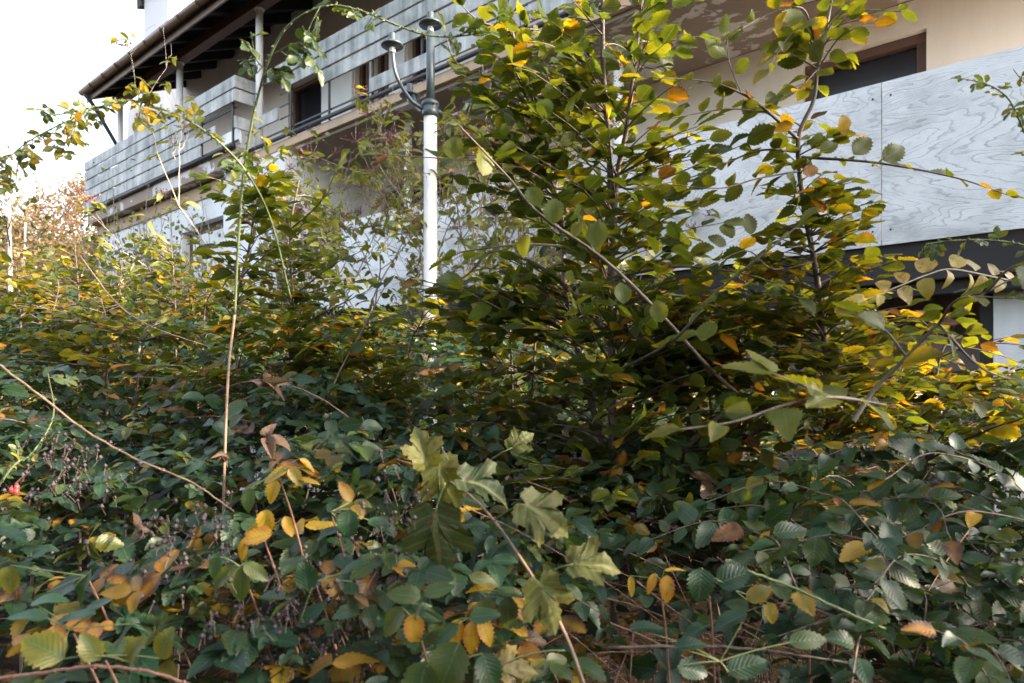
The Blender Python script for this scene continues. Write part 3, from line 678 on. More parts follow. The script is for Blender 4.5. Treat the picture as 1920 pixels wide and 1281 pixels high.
for P_ in ([at(545, 560, 2.7), at(620, 500, 2.5), at(680, 470, 2.4)], [at(545, 620, 2.7), at(640, 570, 2.4), at(700, 540, 2.4)], [at(545, 430, 2.7), at(600, 380, 2.5), at(640, 300, 2.4)], [at(600, 780, 2.2), at(640, 690, 2.2), at(690, 600, 2.2), at(720, 540, 2.2)]):
    pts = spline(P_, 5); tw.append((pts, .004, .0012)); leafrow(lv, pts, .2, .05, .06, jit((0, -.6, 1), .2), (.08, .34, .1), 50, .4, wr=.62)
stem_obj('stem', [(q1, .012, .004), (q2, .010, .003)], M['bark'], sd, 8); stem_obj('twigs', tw, M['bark'], sd, 5); lv.obj('foliage', M['hornbeam'], sd)

# lower hornbeam shoots that knit the three big plants together
def shoot(label, px, r, P_, ells, n, Lf, hue):
    b_ = at(px, 733, r); b_[2] = 0; t_ = thing('hornbeam_shoot', label, 'sapling', b_, 'low hornbeam shoots between the taller saplings'); st = [spline([b_] + [at(*p) for p in q], 5) for q in P_]
    lv = Leaves('horn', .58); tw = []
    crown(st, [E(*e) for e in ells], n, Lf, lv, tw, hue, tj=.35, pnj=.3)
    stem_obj('stem', [(q, .008, .002) for q in st], M['bark'], t_, 7); stem_obj('twigs', tw, M['bark'], t_, 5); lv.obj('foliage', M['hornbeam'], t_)
shoot('leafy hornbeam shoot under the lamp pole, between seedling and central bush', 700, 3.0, ([(690, 700, 3.0), (700, 560, 3.0)], [(760, 720, 3.0), (790, 600, 2.9)]), [(690, 620, 2.9, .3, .3, .12, 1), (780, 600, 2.9, .3, .3, .10, .7), (720, 720, 2.7, .5, .4, .12, 1.2)], 110, .075, (.07, .38, .10))
shoot('dark hornbeam shoot close left of the central bush', 960, 2.8, ([(960, 700, 2.7), (940, 560, 2.7)], [(1000, 700, 2.6), (1010, 520, 2.6)]), [(940, 610, 2.7, .28, .3, .12, 1), (1010, 560, 2.6, .22, .3, .14, 1), (950, 720, 2.5, .4, .4, .12, 1.2)], 110, .078, (.08, .36, .10))
shoot('sunlit hornbeam shoot between central bush and slender sapling', 1380, 2.3, ([(1385, 700, 2.3), (1400, 540, 2.3)], [(1330, 720, 2.3), (1300, 560, 2.3)]), [(1390, 580, 2.3, .26, .3, .12, 1.2), (1310, 620, 2.3, .26, .3, .13, 1), (1370, 710, 2.2, .42, .4, .12, 1.4)], 140, .076, (.16, .42, .10))
shoot('wide hornbeam shoot right of the slender sapling under the plywood', 1680, 2.4, ([(1680, 720, 2.4), (1650, 590, 2.4)], [(1750, 740, 2.3), (1800, 650, 2.3)]), [(1650, 610, 2.4, .30, .3, .10, 1.2), (1760, 680, 2.3, .36, .3, .10, 1.1), (1640, 720, 2.2, .42, .4, .10, 1.3), (1850, 760, 2.1, .3, .3, .09, .8)], 150, .074, (.14, .40, .10))
shoot('low olive hornbeam shoot before the shrubs in the left middle ground', 200, 3.0, ([(200, 680, 3.0), (190, 560, 3.0)], [(260, 700, 2.9), (290, 610, 2.9)]), [(190, 600, 3.0, .35, .3, .12, 1), (290, 640, 2.9, .4, .3, .10, 1), (120, 660, 2.8, .35, .3, .10, .8)], 100, .07, (.07, .36, .12))
shoot('airy green shoot before the left end of the climber covered wall', 330, 3.6, ([(330, 640, 3.6), (320, 440, 3.6)], [(380, 640, 3.5), (390, 470, 3.5)]), [(320, 520, 3.6, .32, .3, .24, 1), (385, 560, 3.5, .3, .3, .2, 1)], 90, .062, (.10, .36, .12))
shoot('taller olive shoot under the rusty far trees at left', 150, 3.8, ([(150, 640, 3.8), (140, 450, 3.8)], [(215, 640, 3.7), (230, 480, 3.7)]), [(140, 530, 3.8, .34, .3, .22, 1), (225, 570, 3.7, .34, .3, .18, 1)], 90, .062, (.12, .40, .12))
shoot('small yellowish hornbeam shoot at the left edge', 40, 3.2, ([(40, 660, 3.2), (30, 500, 3.2)], [(90, 680, 3.1), (110, 540, 3.1)]), [(40, 540, 3.2, .28, .3, .14, 1), (110, 580, 3.1, .28, .3, .12, 1)], 70, .066, (.12, .42, .12))

rnd.seed(105)
# ------------------------------------------------------------------ rose canes
def pinnate(lv, p, ax, pn, L, n=3, hue=(.1, .2, .1), wr=.58):
    "rose leaf: rachis with paired leaflets and one at the end"
    ax = unit(ax); sd_ = unit(cross(pn, ax)); rl = L * n * .52; nn = unit(cross(ax, sd_))
    if float(nn @ np.asarray(pn)) < 0: nn = -nn
    for i in range(n):
        q = p + ax * rl * (i + .6) / n - UP * rl * .10 * (i / n) ** 2
        for s in (-1, 1):
            lv.add(q, jit(ax * .55 + sd_ * s, .12), jit(nn, .3), L * rnd.uniform(.75, 1.05), hue_mix(*hue), rnd.uniform(.35, .7), rnd.random() * .6, .1, rnd.uniform(.1, .5), wr)
    lv.add(p + ax * rl, jit(ax, .1), jit(nn, .25), L, hue_mix(*hue), rnd.uniform(.35, .7), .2, .1, .3, wr)
    return [p, p + ax * rl * .5, p + ax * rl - UP * rl * .06]
def thorns(mb, pts, rr, gap=.03):
    for i in range(1, len(pts) - 1):
        if rnd.random() < .5: continue
        d = unit(pts[i + 1] - pts[i - 1]); o = unit(cross(d, jit(UP, .9))); q = pts[i] + o * rr * .8
        mb.tube([q - d * .003, q + o * .004, q + o * .0085 - d * .004], [.0026, .0016, .0003], 4, cap=False)
def rose(label, group, P_, r0, r1, lvs, Lf, hue, m='cane_green', n=3, lower=None, hips=(), twigs=(), skip=()):
    base = np.array(P_[0]); t_ = thing('rose_cane', label, 'rose cane', base, group)
    pts = spline(P_, 10); mb = MB(); rs = taper(len(pts), r0, r1); mb.tube(pts, rs, 8); thorns(mb, pts, (r0 + r1) / 2)
    if lower:
        l = MB(); pl = spline([np.array(q) for q in lower] + [np.array(P_[0])], 8); l.tube(pl, taper(len(pl), r0 * 1.1, r0 * 1.01), 8); l.obj('old_cane', M['cane_tan'], t_, True)
    lv = Leaves('rose', .58); pet = mb; total = len(pts)
    f = 0.
    while f < 1:
        k = int(lvs[0] * total + f * (1 - lvs[0]) * total); k = min(k, total - 2)
        f += lvs[1]
        if any(abs(960 + F * pts[k][0] / pts[k][1] - a_) < 38 for a_ in skip): continue
        d = unit(pts[k + 1] - pts[k]); o = unit(cross(d, jit((0, -.3, 1), .8))); ax = unit(o * rnd.choice((-1, 1)) + d * .5 + UP * rnd.uniform(-.7, .25))
        rr = pinnate(lv, pts[k], ax, jit(UP, .3), Lf * rnd.uniform(.7, 1.15), rnd.choice((n - 1, n, n)), hue); pet.tube(rr, .0009, 4, cap=False)
    for tp in twigs:
        tp = spline(tp, 5); pet.tube(tp, taper(len(tp), .0018, .0009), 5, cap=False)
        for k in range(1, len(tp), 2):
            rr = pinnate(lv, tp[k], jit((rnd.uniform(-1, 1), -.2, -.4), .3), jit(UP, .4), Lf * rnd.uniform(.7, 1.1), n - 1, hue); pet.tube(rr, .0008, 4, cap=False)
    mb.obj('cane', M[m], t_, True); lv.obj('leaves', M['rose'], t_)
    for h_ in hips:
        hb_ = MB(); hb_.blob(h_, .0048, sq=1.35, seg=10, rings=7); hb_.tube([h_ + UP * .005, h_ + UP * .009], .0012, 5); hb_.obj('rose_hip', M['berry_red'], t_, True)
    return t_
rose('tall thorny green rose cane arching right across the upper boards, tan at its foot', 'rose canes', [at(440, 590, 1.75), at(447, 450, 1.7), at(460, 300, 1.65), at(492, 150, 1.6), at(535, 55, 1.55), at(610, 12, 1.5), at(680, 22, 1.5), at(740, 46, 1.5), at(800, 66, 1.5), at(860, 68, 1.5), at(915, 55, 1.5), at(965, 15, 1.5)],
     .0036, .0012, (.42, .088), .035, (.0, .20, .09), skip=(740, 770, 790), lower=[at(415, 1120, 1.65), at(420, 900, 1.72), at(428, 700, 1.76)],
     twigs=([at(497, 130, 1.6), at(480, 110, 1.55), at(470, 60, 1.5)], [at(600, 12, 1.5), at(570, 80, 1.5), at(590, 110, 1.5)], [at(515, 100, 1.58), at(560, 80, 1.55), at(590, 110, 1.5)], [at(465, 280, 1.65), at(440, 300, 1.6), at(415, 330, 1.58)], [at(492, 150, 1.6), at(520, 120, 1.58)]))
rose('long sunlit rose cane arching over the sky at left and down to the pier', 'rose canes', [at(545, 560, 1.7), at(510, 420, 1.6), at(470, 335, 1.5), at(420, 275, 1.45), at(360, 230, 1.4), at(300, 203, 1.38), at(240, 188, 1.35), at(180, 203, 1.33), at(110, 235, 1.3), at(50, 268, 1.3), at(0, 310, 1.3), at(-60, 360, 1.3)],
       .0028, .0010, (.30, .042), .025, (.30, .42, .12), twigs=([at(185, 200, 1.33), at(100, 215, 1.3), at(92, 190, 1.3)], [at(150, 215, 1.32), at(130, 250, 1.3), at(115, 290, 1.3)], [at(50, 268, 1.3), at(35, 300, 1.3), at(30, 345, 1.3)], [at(260, 190, 1.36), at(262, 165, 1.36)], [at(265, 192, 1.36), at(260, 225, 1.36)]))
rose('short rose cane entering from the right edge above the plywood, small round leaves', 'rose canes', [at(1960, 420, 1.5), at(1935, 290, 1.5), at(1915, 235, 1.48), at(1890, 185, 1.45), at(1850, 158, 1.42), at(1790, 145, 1.4)], .0028, .001, (.05, .085), .026, (.03, .30, .08), n=2,
     twigs=([at(1915, 235, 1.48), at(1940, 190, 1.48), at(1900, 130, 1.5)],))
rose('low green rose spray at the right edge under the plywood corner', 'rose canes', [at(1990, 500, 1.5), at(1925, 462, 1.5), at(1850, 450, 1.5), at(1780, 452, 1.5), at(1735, 458, 1.5)], .0022, .0009, (.05, .10), .024, (.0, .30, .08), n=2)
rose('thin rose cane with three red hips hidden in the brambles at the left edge', 'rose canes', [at(-60, 1000, 1.4), at(20, 880, 1.42), at(60, 850, 1.45), at(100, 780, 1.5), at(90, 700, 1.5)], .0028, .001, (.2, .16), .026, (.1, .25, .1), hips=(at(22, 919, 1.38), at(32, 914, 1.38), at(31, 922, 1.36)))
def leafy_spray(name, cat, label, P_, r0, m, lm, kind, Lf, hue, gap=.05, start=.1, pn=UP, tj=.3, wr=.6, subs=(), ang=55, droop=.12):
    t_ = thing(name, label, cat, P_[0]); pts = spline(P_, 8); runs = [(pts, r0, .0012)]; lv = Leaves(kind, wr)
    leafrow(lv, pts, start, gap, Lf, jit(pn, .05), hue, ang, tj, droop)
    for s_ in subs: q = spline(s_, 5); runs.append((q, r0 * .5, .001)); leafrow(lv, q, .1, gap, Lf, jit(pn, .2), hue, ang, tj, droop)
    stem_obj('stem', runs, M[m], t_, 8); lv.obj('leaves', M[lm], t_); return t_
leafy_spray('hazel_branch', 'branch', 'dark slanting hazel branch with large leaves reaching in from the right edge', [at(1600, 790, 1.5), at(1640, 730, 1.5), at(1700, 670, 1.48), at(1760, 608, 1.45), at(1850, 548, 1.42), at(1990, 478, 1.4)], .0062, 'bark', 'hornbeam', 'hazel', .085, (.06, .33, .12), .06, .2, (-.1, -.25, 1), .22, .8,
            subs=([at(1760, 608, 1.45), at(1800, 560, 1.35), at(1900, 560, 1.3)], [at(1700, 670, 1.48), at(1660, 620, 1.5), at(1610, 590, 1.5)], [at(1850, 548, 1.42), at(1900, 500, 1.35), at(1960, 510, 1.3)], [at(1760, 608, 1.45), at(1840, 690, 1.4), at(1930, 720, 1.4)]))
leafy_spray('dogwood_twig', 'twig', 'thin pale twig with drooping cream and orange autumn leaves under the plywood edge', [at(1960, 540, 1.6), at(1865, 520, 1.55), at(1785, 505, 1.5), at(1740, 515, 1.5), at(1690, 535, 1.5), at(1610, 568, 1.5)], .0020, 'bark_pale', 'pale', 'cord', .058, (.0, .55, .03), .028, .2, (0, -.9, .35), .3, .82, ang=75, droop=.35)
leafy_spray('hazel_spray', 'branch', 'soft near spray of broad olive leaves before the dark bramble hollow at right', [at(1660, 760, 1.1), at(1560, 745, 1.05), at(1470, 760, 1.0), at(1380, 790, .98), at(1280, 805, .97)], .0028, 'bark', 'hornbeam', 'hazel', .085, (.0, .45, .05), .05, .1, (0, -.35, 1), .3, .72,
            subs=([at(1560, 745, 1.05), at(1500, 720, 1.02), at(1450, 700, 1.0)],))
# broad branch tiers at the right edge (shaded, seen from above)
for k, (px_, py_, r_) in enumerate(((1760, 850, 1.5), (1840, 960, 1.35), (1700, 1040, 1.25), (1620, 1180, 1.15), (1800, 1200, 1.05), (1560, 930, 1.45), (1450, 1010, 1.35))):
    lab = ('tier of sunlit hornbeam leaves under the dark slanting branch at right', 'drooping leaf tier close to the right edge at mid height', 'broad leaf tier over the dark hollow', 'wide dark green leaves low over the twig litter', 'nearest drooping leaves in the bottom right corner', 'shaded leaf tier left of the sunlit hornbeam tier', 'sparse dark leaves hanging over the black hollow')[k]
    c_ = at(px_, py_, r_); ra = rnd.uniform(-.5, 1.6); dx, dy = math.cos(ra), math.sin(ra)
    leafy_spray('hazel_shoot', 'branch', lab, [c_ + np.array((.42 * dx, .42 * dy, -.42)), c_ + np.array((.24 * dx, .24 * dy, -.10)), c_, c_ + np.array((-.16 * dx, -.16 * dy - .03, -.05))], .0028, 'bark', 'bramble', 'hazel', .066, (.08, .26, .10), .034, .15, (-.05, -.45, 1), .3, .72,
        subs=([c_ + np.array((.2 * dx, .2 * dy, -.06)), c_ + np.array((.05, .2, .03)), c_ + np.array((-.12, .25, .0))], [c_ + np.array((.2 * dx, .2 * dy, -.06)), c_ + np.array((.16, -.05, .0)), c_ + np.array((.15, -.16, -.06))],
              [c_, c_ + np.array((-.1, .08, .02)), c_ + np.array((-.24, .1, -.03))]))

rnd.seed(106)
# ------------------------------------------------------------------ maple sapling in front
b0 = at(1110, 1330, 1.05)
mp = thing('maple_sapling', 'maple sapling with wide pointed lobed leaves leaning up from the bottom edge', 'sapling', b0)
mst = spline([b0, at(1062, 1195, 1.08), at(1005, 1092, 1.12), at(925, 975, 1.18), at(862, 915, 1.22), at(790, 878, 1.25), at(745, 862, 1.27)], 6)
stem_obj('stem', [(mst, .0036, .0014)], M['cane_tan'], mp, 9)
pet = MB()
for px_, py_, r_, L_, an, nrm, hu, va, j in (
    (800, 868, 1.22, .080, 105, (.1, -.9, .45), .60, .75, (790, 878)), (822, 870, 1.22, .11, 290, (.0, -1, .1), .54, .6, (800, 880)), (868, 900, 1.17, .10, -10, (-.15, -.55, .8), .12, .70, (850, 912)),
    (815, 962, 1.15, .135, 272, (-.15, -1, .12), .22, .34, (835, 905)), (985, 945, 1.12, .105, -28, (.25, -.9, .40), .50, .50, (925, 978)), (1075, 1058, 1.05, .085, 5, (.05, -.7, .7), .52, .46, (1005, 1092)),
    (1012, 1092, 1.05, .095, 290, (.25, -1, .15), .54, .48, (1005, 1092)), (920, 1255, 1.0, .075, 5, (0, -.7, .7), .84, .55, (1060, 1220)), (960, 840, 1.3, .06, 40, (.2, -.8, .4), .45, .6, (880, 905))):
    lm = Leaves('maple', .62); q = R(an); p = at(px_, py_, r_)
    lm.add(p, (math.cos(q), -.05, math.sin(q)), nrm, L_ * .86, hu - .18, va, .9, rnd.uniform(.15, .5), rnd.uniform(-.1, .5), .66); lm.obj('leaf', M['maple'], mp)
    s_ = at(j[0], j[1], r_ + .02); pet = MB(); pet.tube(arc(s_, p, .15, 5), .0010, 5); pet.obj('leaf_stalk', M['cane_green'], mp, True)

rnd.seed(107)
# ------------------------------------------------------------------ dry stalks and dead leaves
def stalk(label, P_, r0, m='cane_tan'):
    t_ = spline(P_, 8); mb = MB(); mb.tube([p + np.array((rnd.gauss(0, .0006), 0, rnd.gauss(0, .0006))) for p in t_], taper(len(t_), r0, r0 * .6), 8)
    for k in range(4, len(t_) - 1, 6): mb.tube([t_[k] - (t_[k + 1] - t_[k]) * .1, t_[k] + (t_[k + 1] - t_[k]) * .1], r0 * 1.15, 8)
    return props(mb.obj('dry_stalk', M[m], None, True), label, 'dry stalk')
stalk('tan dry stalk slanting down from the left edge across the brambles', [at(-30, 665, 1.45), at(60, 730, 1.4), at(150, 800, 1.36), at(250, 858, 1.32), at(360, 905, 1.3), at(440, 960, 1.3)], .0026)
stalk('brown woody runner crossing low in the bottom left corner', [at(-20, 1275, 1.0), at(80, 1262, .98), at(180, 1250, .96), at(290, 1262, .95), at(400, 1300, .95)], .0030, 'cane_red')
stalk('thin bare pale stalk curving over the leaves left of the seedling', [at(150, 480, 2.2), at(220, 570, 2.1), at(290, 615, 2.0), at(390, 650, 2.0)], .0022)
stalk('grey brown runner low across the twig litter', [at(1140, 1215, 1.25), at(1300, 1212, 1.22), at(1440, 1220, 1.2), at(1600, 1245, 1.2)], .0032, 'bark')
stalk('long green runner slanting over the dark hollow', [at(1400, 1070, 1.15), at(1480, 1100, 1.13), at(1570, 1140, 1.1), at(1660, 1180, 1.1)], .0026, 'cane_green')
def curl(label, px_, py_, r_, L_, hu, an):
    lm = Leaves('hazel', .9); q = R(an)
    for a_, d_, f_ in ((0, 1.5, 1.2), (.7, 1.9, -1.0), (-.8, -1.4, 1.5), (1.7, 1.2, .9)):
        lm.add(at(px_ + rnd.uniform(-8, 8), py_ + rnd.uniform(-8, 8), r_), (math.cos(q + a_), -.2, math.sin(q + a_)), jit((0, -.7, .6), .4), L_ * rnd.uniform(.4, .65), hu, rnd.uniform(.4, .7), .9, d_, f_, .8)
    props(lm.obj('curled_leaf', M['deadleaf']), label, 'dead leaf')
curl('brown curled dead leaf caught on stems under the seedling', 490, 720, 1.8, .085, .25, 10)
curl('grey curled leaf wrapped on the foot of the tall rose cane', 418, 850, 1.62, .045, .3, 270)
curl('ragged dark dead leaf right of the tall rose cane foot', 500, 820, 1.5, .075, .1, -30)
curl('curled yellow brown leaf lying on the brambles at lower left', 265, 1000, 1.25, .05, .4, 20)

rnd.seed(108)
# ------------------------------------------------------------------ elder shrub with bare twigs in front of the white balustrade
b0 = at(790, 733, 6.6); b0[2] = 0
el = thing('elder_shrub', 'half bare elder shrub of tangled grey twigs behind the lamp pole, few yellowish leaves', 'shrub', b0)
runs = []; lv = Leaves('bram2', .5); ber = MB()
def grow(p, d, L, r, dep, runs, tips, spread=.55, up=.10, maxd=4, n=5):
    pts = [p]; dd = np.array(d)
    for k in range(n):
        dd = unit(dd + np.array([rnd.gauss(0, .13) for _ in range(3)]) + UP * up * .3); pts.append(pts[-1] + dd * L / n)
    runs.append((pts, r, r * .6))
    if dep >= maxd: tips.append((pts[-1], dd)); return
    for k in range(rnd.choice((2, 3, 3))):
        q = pts[rnd.randint(2, n)]; grow(q, unit(dd + np.array([rnd.gauss(0, spread) for _ in range(3)]) + UP * up), L * rnd.uniform(.55, .8), r * .58, dep + 1, runs, tips, spread, up, maxd, n)
    tips.append((pts[-1], dd))
tips = []
for k in range(22):
    t_ = rnd.uniform(-1, 1); bx_ = b0 + np.array((t_ * 1.0, rnd.uniform(-.3, .3), 1.2))
    runs.append(([b0 + np.array((t_ * .6, 0, 0)), bx_], .022, .018))
    grow(bx_, unit((t_ * .9 + rnd.uniform(-.4, .4), rnd.uniform(-.2, .1), 1.2)), 1.35, .015, 0, runs, tips, .55, .12, 4)
for p, d in tips:
    if p[2] < 1.9 and rnd.random() < .5: continue
    if p[2] > 4.3: continue
    for k in range(rnd.choice((2, 3, 4))):
        ax = jit((rnd.gauss(0, .8), rnd.gauss(0, .8), -.25), .2)
        lv.add(p + np.array([rnd.gauss(0, .03) for _ in range(3)]), ax, jit((0, -.4, 1), .5), rnd.uniform(.07, .14), min(1, max(0, rnd.gauss(.18, .12))), rnd.uniform(.6, 1), rnd.random(), .25, .3, .48)
    if p[2] > 2.9 and rnd.random() < .35:
        for j in range(12):
            q = p + np.array((rnd.gauss(0, .045), rnd.gauss(0, .04), rnd.uniform(-.01, .05))); ber.tube([p - UP * .02, q], .0018, 3, cap=False)
            ber.blob(q, .006, seg=5, rings=3)
stem_obj('branches', runs, M['bark_pale'], el, 4); lv.obj('foliage', M['pale'], el); ber.obj('berry_umbels', M['berry_purple'], el)

rnd.seed(109)
# ------------------------------------------------------------------ climber on the far white wall
b0 = hp(13, 5.35, G0)
cl = thing('wall_climber', 'thin leaved climber covering the white wall under the left balcony', 'climber', b0)
runs = []; lv = Leaves('far', .55)
for k in range(75):
    s_ = rnd.uniform(10.6, 16.2); h_ = G0; pts = []; top = rnd.uniform(1.2, 4.3) if k % 2 else rnd.uniform(2.4, 3.4); d_ = P5 - rnd.uniform(.06, .45)
    while h_ < top: pts.append(hp(s_, d_, h_)); h_ += .35; s_ += rnd.gauss(0, .10); d_ = min(P5 - .04, d_ + rnd.gauss(0, .05))
    if len(pts) > 3: runs.append((pts, .011, .005))
    for p in pts:
        if p[2] < 1.6: continue
        h = p[2] - EYE
        for j in range(int(17 * max(.15, 1 - max(0, h - .2) * .27))):
            q = p + np.array([rnd.gauss(0, .20), rnd.gauss(0, .14), rnd.gauss(0, .2)])
            lv.add(q, jit((0, 0, -.6), .7), jit((-.5, -.6, .5), .5), rnd.uniform(.05, .11), min(1, max(0, rnd.gauss(.05, .12))), rnd.uniform(.3, .8), .2, .2, .2)
stem_obj('stem', runs, M['bark_pale'], cl, 4); lv.obj('foliage', M['pale'], cl)

rnd.seed(110)
# ------------------------------------------------------------------ the bramble thicket (nobody could count its leaves)
def top_h(X, r):
    "height of the thicket's surface over the eye"
    px = 960 + F * X / r
    h = np.interp(r, [.6, 1.0, 1.4, 2, 3, 4, 5.2, 7, 9, 14], [-.62, -.50, -.33, -.14, .06, .26, .50, .72, .95, 1.3])
    h -= np.interp(px, [-200, 1000, 1150, 1400, 1700, 2100], [0, 0, .10, .20, .16, .12]) * np.interp(r, [.6, 1.2, 2.0, 4, 7], [1.0, 1.0, .7, 1.4, 2.2])
    h += np.interp(px, [-300, 0, 450, 800], [.06, .05, .02, .0]) * r
    h += .07 * math.sin(X * 5.1 + r * 2.3) + .05 * math.sin(X * 11 - r * 7.7) + .04 * math.sin(r * 13 + X * 3)
    return h
def house_side(X, Y): return X * N[0] + Y * N[1]
# the foot of the thicket is one object per kind of leaf and for the canes: they cannot be told apart
root = thing('bramble_thicket', 'waist high tangle of bramble leaves, canes and dead twigs filling the ground before the house', 'thicket', (0, 3, 0)); root['kind'] = 'stuff'
near = Leaves('bram', .72); far = Leaves('bram2', .70); canes = []
def trifoliate(lv, p, ax, pn, L, hue, val, n=3, droop=.15):
    sd_ = unit(cross(pn, ax))
    lv.add(p + ax * L * .25, jit(ax, .1), jit(pn, .15), L, hue + rnd.gauss(0, .03), val, rnd.random(), droop * rnd.uniform(.4, 1.8), rnd.uniform(.05, .35))
    for s in (-1, 1): lv.add(p, jit(ax * .35 + sd_ * s - UP * .06, .1), jit(pn, .18), L * rnd.uniform(.72, .92), hue + rnd.gauss(0, .03), val, rnd.random(), droop, rnd.uniform(.05, .35))
    if n == 5:
        for s in (-1, 1): lv.add(p - ax * L * .08, jit(-ax * .35 + sd_ * s - UP * .1, .1), jit(pn, .2), L * rnd.uniform(.5, .7), hue, val, rnd.random(), droop, .2)
def scatter(n, r0, r1, lv, Lf, depth, pf=1.0):
    k = 0
    while k < n:
        r = math.sqrt(rnd.uniform(r0 * r0, r1 * r1)); X = r * rnd.uniform(-.85, .85)
        hs = house_side(X, r)
        if hs > 5.25: k += .02; continue
        if hs > 4.9 and rnd.random() < .3: k += .3; continue
        px = 960 + F * X / r
        # the hollow at lower right stays open, only deep leaves there
        hol = (1130 < px < 1640) and r < 1.75
        k += 1
        if hol and rnd.random() < .55: continue
        dz = abs(rnd.gauss(0, 1)) * depth * (1.3 if hol else 1)
        z = EYE + top_h(X, r) - dz
        if z < .03: continue
        shrink = 1 - .25 * min(1, dz / .4)
        # colour patches: yellow ones in the lower middle and left
        yel = .07 + .20 * max(0, math.sin(X * 3.1 + 1.2) * math.sin(r * 4.0 + .6)) + (.12 if 350 < px < 1000 and r < 1.5 else 0)
        hue = hue_mix(yel, .22, .12); val = min(1.1, max(.08, rnd.gauss(.5, .22)))
        az = rnd.uniform(0, 6.283); ax = unit((math.cos(az), math.sin(az) - .35, rnd.uniform(-.45, .1)))
        pn = jit((-.10, -.22, 1), .26 if rnd.random() < .8 else .7)
        trifoliate(lv, np.array((X, r, z)), ax, pn, Lf * rnd.choice((.55, .8, .95, 1.1, 1.35)) * rnd.uniform(.85, 1.15) * shrink, hue, val, 5 if rnd.random() < .2 else 3)
scatter(4300, .75, 2.3, near, .062, .17)
scatter(8200, 2.2, 5.0, far, .064, .16)
scatter(7000, 4.8, 11, far, .080, .22)
near.obj('near_leaves', M['bramble'], root, kind='stuff'); far.obj('far_leaves', M['bramble'], root, kind='stuff')
runs = []
for k in range(520):
    r = math.sqrt(rnd.uniform(.7, 30)); X = r * rnd.uniform(-.85, .85)
    if house_side(X, r) > 5: continue
    px = 960 + F * X / r; hol = 1100 < px < 1750 and r < 2
    z = EYE + top_h(X, r) - rnd.uniform(.0, .4) - (.05 if hol else 0); az = rnd.uniform(0, 6.283); L = rnd.uniform(.3, 1.0); d = np.array((math.cos(az), math.sin(az) * .7, 0)) * L
    q0 = np.array((X, r, z)); runs.append((arc(q0 - d * .5 - UP * rnd.uniform(.05, .4), q0 + d * .5 - UP * rnd.uniform(-.05, .35), rnd.uniform(.1, .35), 8), rnd.uniform(.0014, .0035), .001))
stem_obj('canes', runs, M['cane_red'], root, 6, kind='stuff')
# dead twigs and straw in the hollow at lower right
runs = []
for k in range(900):
    px = rnd.uniform(1000, 1950); r = rnd.uniform(1.15, 2.3); X = r * (px - 960) / F
    z = EYE + top_h(X, r) - rnd.uniform(.05, .75)
    if z < .02: continue
    az = rnd.gauss(0, .7) if rnd.random() < .6 else rnd.uniform(0, 6.283); L = rnd.uniform(.06, .45); d = np.array((math.cos(az), math.sin(az), rnd.gauss(0, .35))) * L
    q0 = np.array((X, r, z)); runs.append((arc(q0 - d * .5, q0 + d * .5, rnd.gauss(0, .15), 5), rnd.uniform(.0008, .0028), .0006))
for k in range(60):
    px = rnd.uniform(1150, 1900); r = rnd.uniform(1.5, 2.4); X = r * (px - 960) / F
    p = np.array((X, r, 0.)); q = p + np.array((rnd.gauss(0, .2), rnd.gauss(0, .1), EYE + top_h(X, r) - rnd.uniform(0, .3))); runs.append((arc(p, q, .05, 7), rnd.uniform(.002, .005), .0015))
stem_obj('dead_twigs', runs, M['twig'], root, 5, kind='stuff')
# wilted flower heads / dried berry heaps
mb = MB()
for px_, py_, r_, nn in ((520, 1180, 1.2, 260), (650, 1200, 1.2, 200), (760, 960, 1.22, 110), (120, 880, 1.5, 150), (330, 1040, 1.3, 120), (620, 1110, 1.2, 80), (400, 1010, 1.3, 70)):
    c_ = at(px_, py_, r_)
    for j in range(int(nn * .6)):
        q = c_ + np.array((rnd.gauss(0, .05), rnd.gauss(0, .04), rnd.gauss(0, .045))); mb.tube([q, q + np.array((rnd.gauss(0, .012), rnd.gauss(0, .012), -.02))], .0007, 3, cap=False, mi=1)
        mb.blob(q, rnd.uniform(.003, .006), seg=5, rings=3)
mb.obj('dried_berries', [M['berry_black'], M['umbel']], root, kind='stuff')

rnd.seed(111)
# ------------------------------------------------------------------ single bramble sprays standing out of the thicket
def spray(label, px_, py_, r_, leaves, cane=None):
    c_ = at(px_, py_, r_); base = c_ + np.array((.05, .12, -.35)); t_ = thing('bramble_spray', label, 'bramble spray', base, 'bramble sprays standing out of the thicket')
    st = spline([base, c_ + np.array((.02, .05, -.12)), c_ + np.array((0, .01, -.01))] if cane is None else cane, 5); stem_obj('cane', [(st, .0026, .0014)], M['cane_red'], t_, 7)
    for lx, ly, dr, L_, an, nrm, hu, va, wr in leaves:
        lm = Leaves('bram', .7); q = R(an); p = at(lx, ly, r_ + dr)
        lm.add(p, (math.cos(q), -.1, math.sin(q)), nrm, L_, hu, va, .5, .14, .22, wr); lm.obj('leaf', M['bramble'], t_)
        s_ = MB(); s_.tube(arc(c_, p, .05, 4), .0009, 5, cap=False); s_.obj('leaf_stalk', M['cane_green'], t_, True)
FACE = (0, -.75, .65); FLAT = (0, -.35, 1)
spray('mid green trifoliate bramble leaf facing the camera, left of the dark gap', 450, 1062, 1.15, [(452, 1062, 0, .062, 268, FACE, .42, .62, .82), (440, 1060, 0, .055, 225, FACE, .45, .5, .6), (458, 1058, 0, .052, -30, FACE, .42, .5, .6), (412, 1044, 0, .04, 250, FACE, .3, .7, .75)])
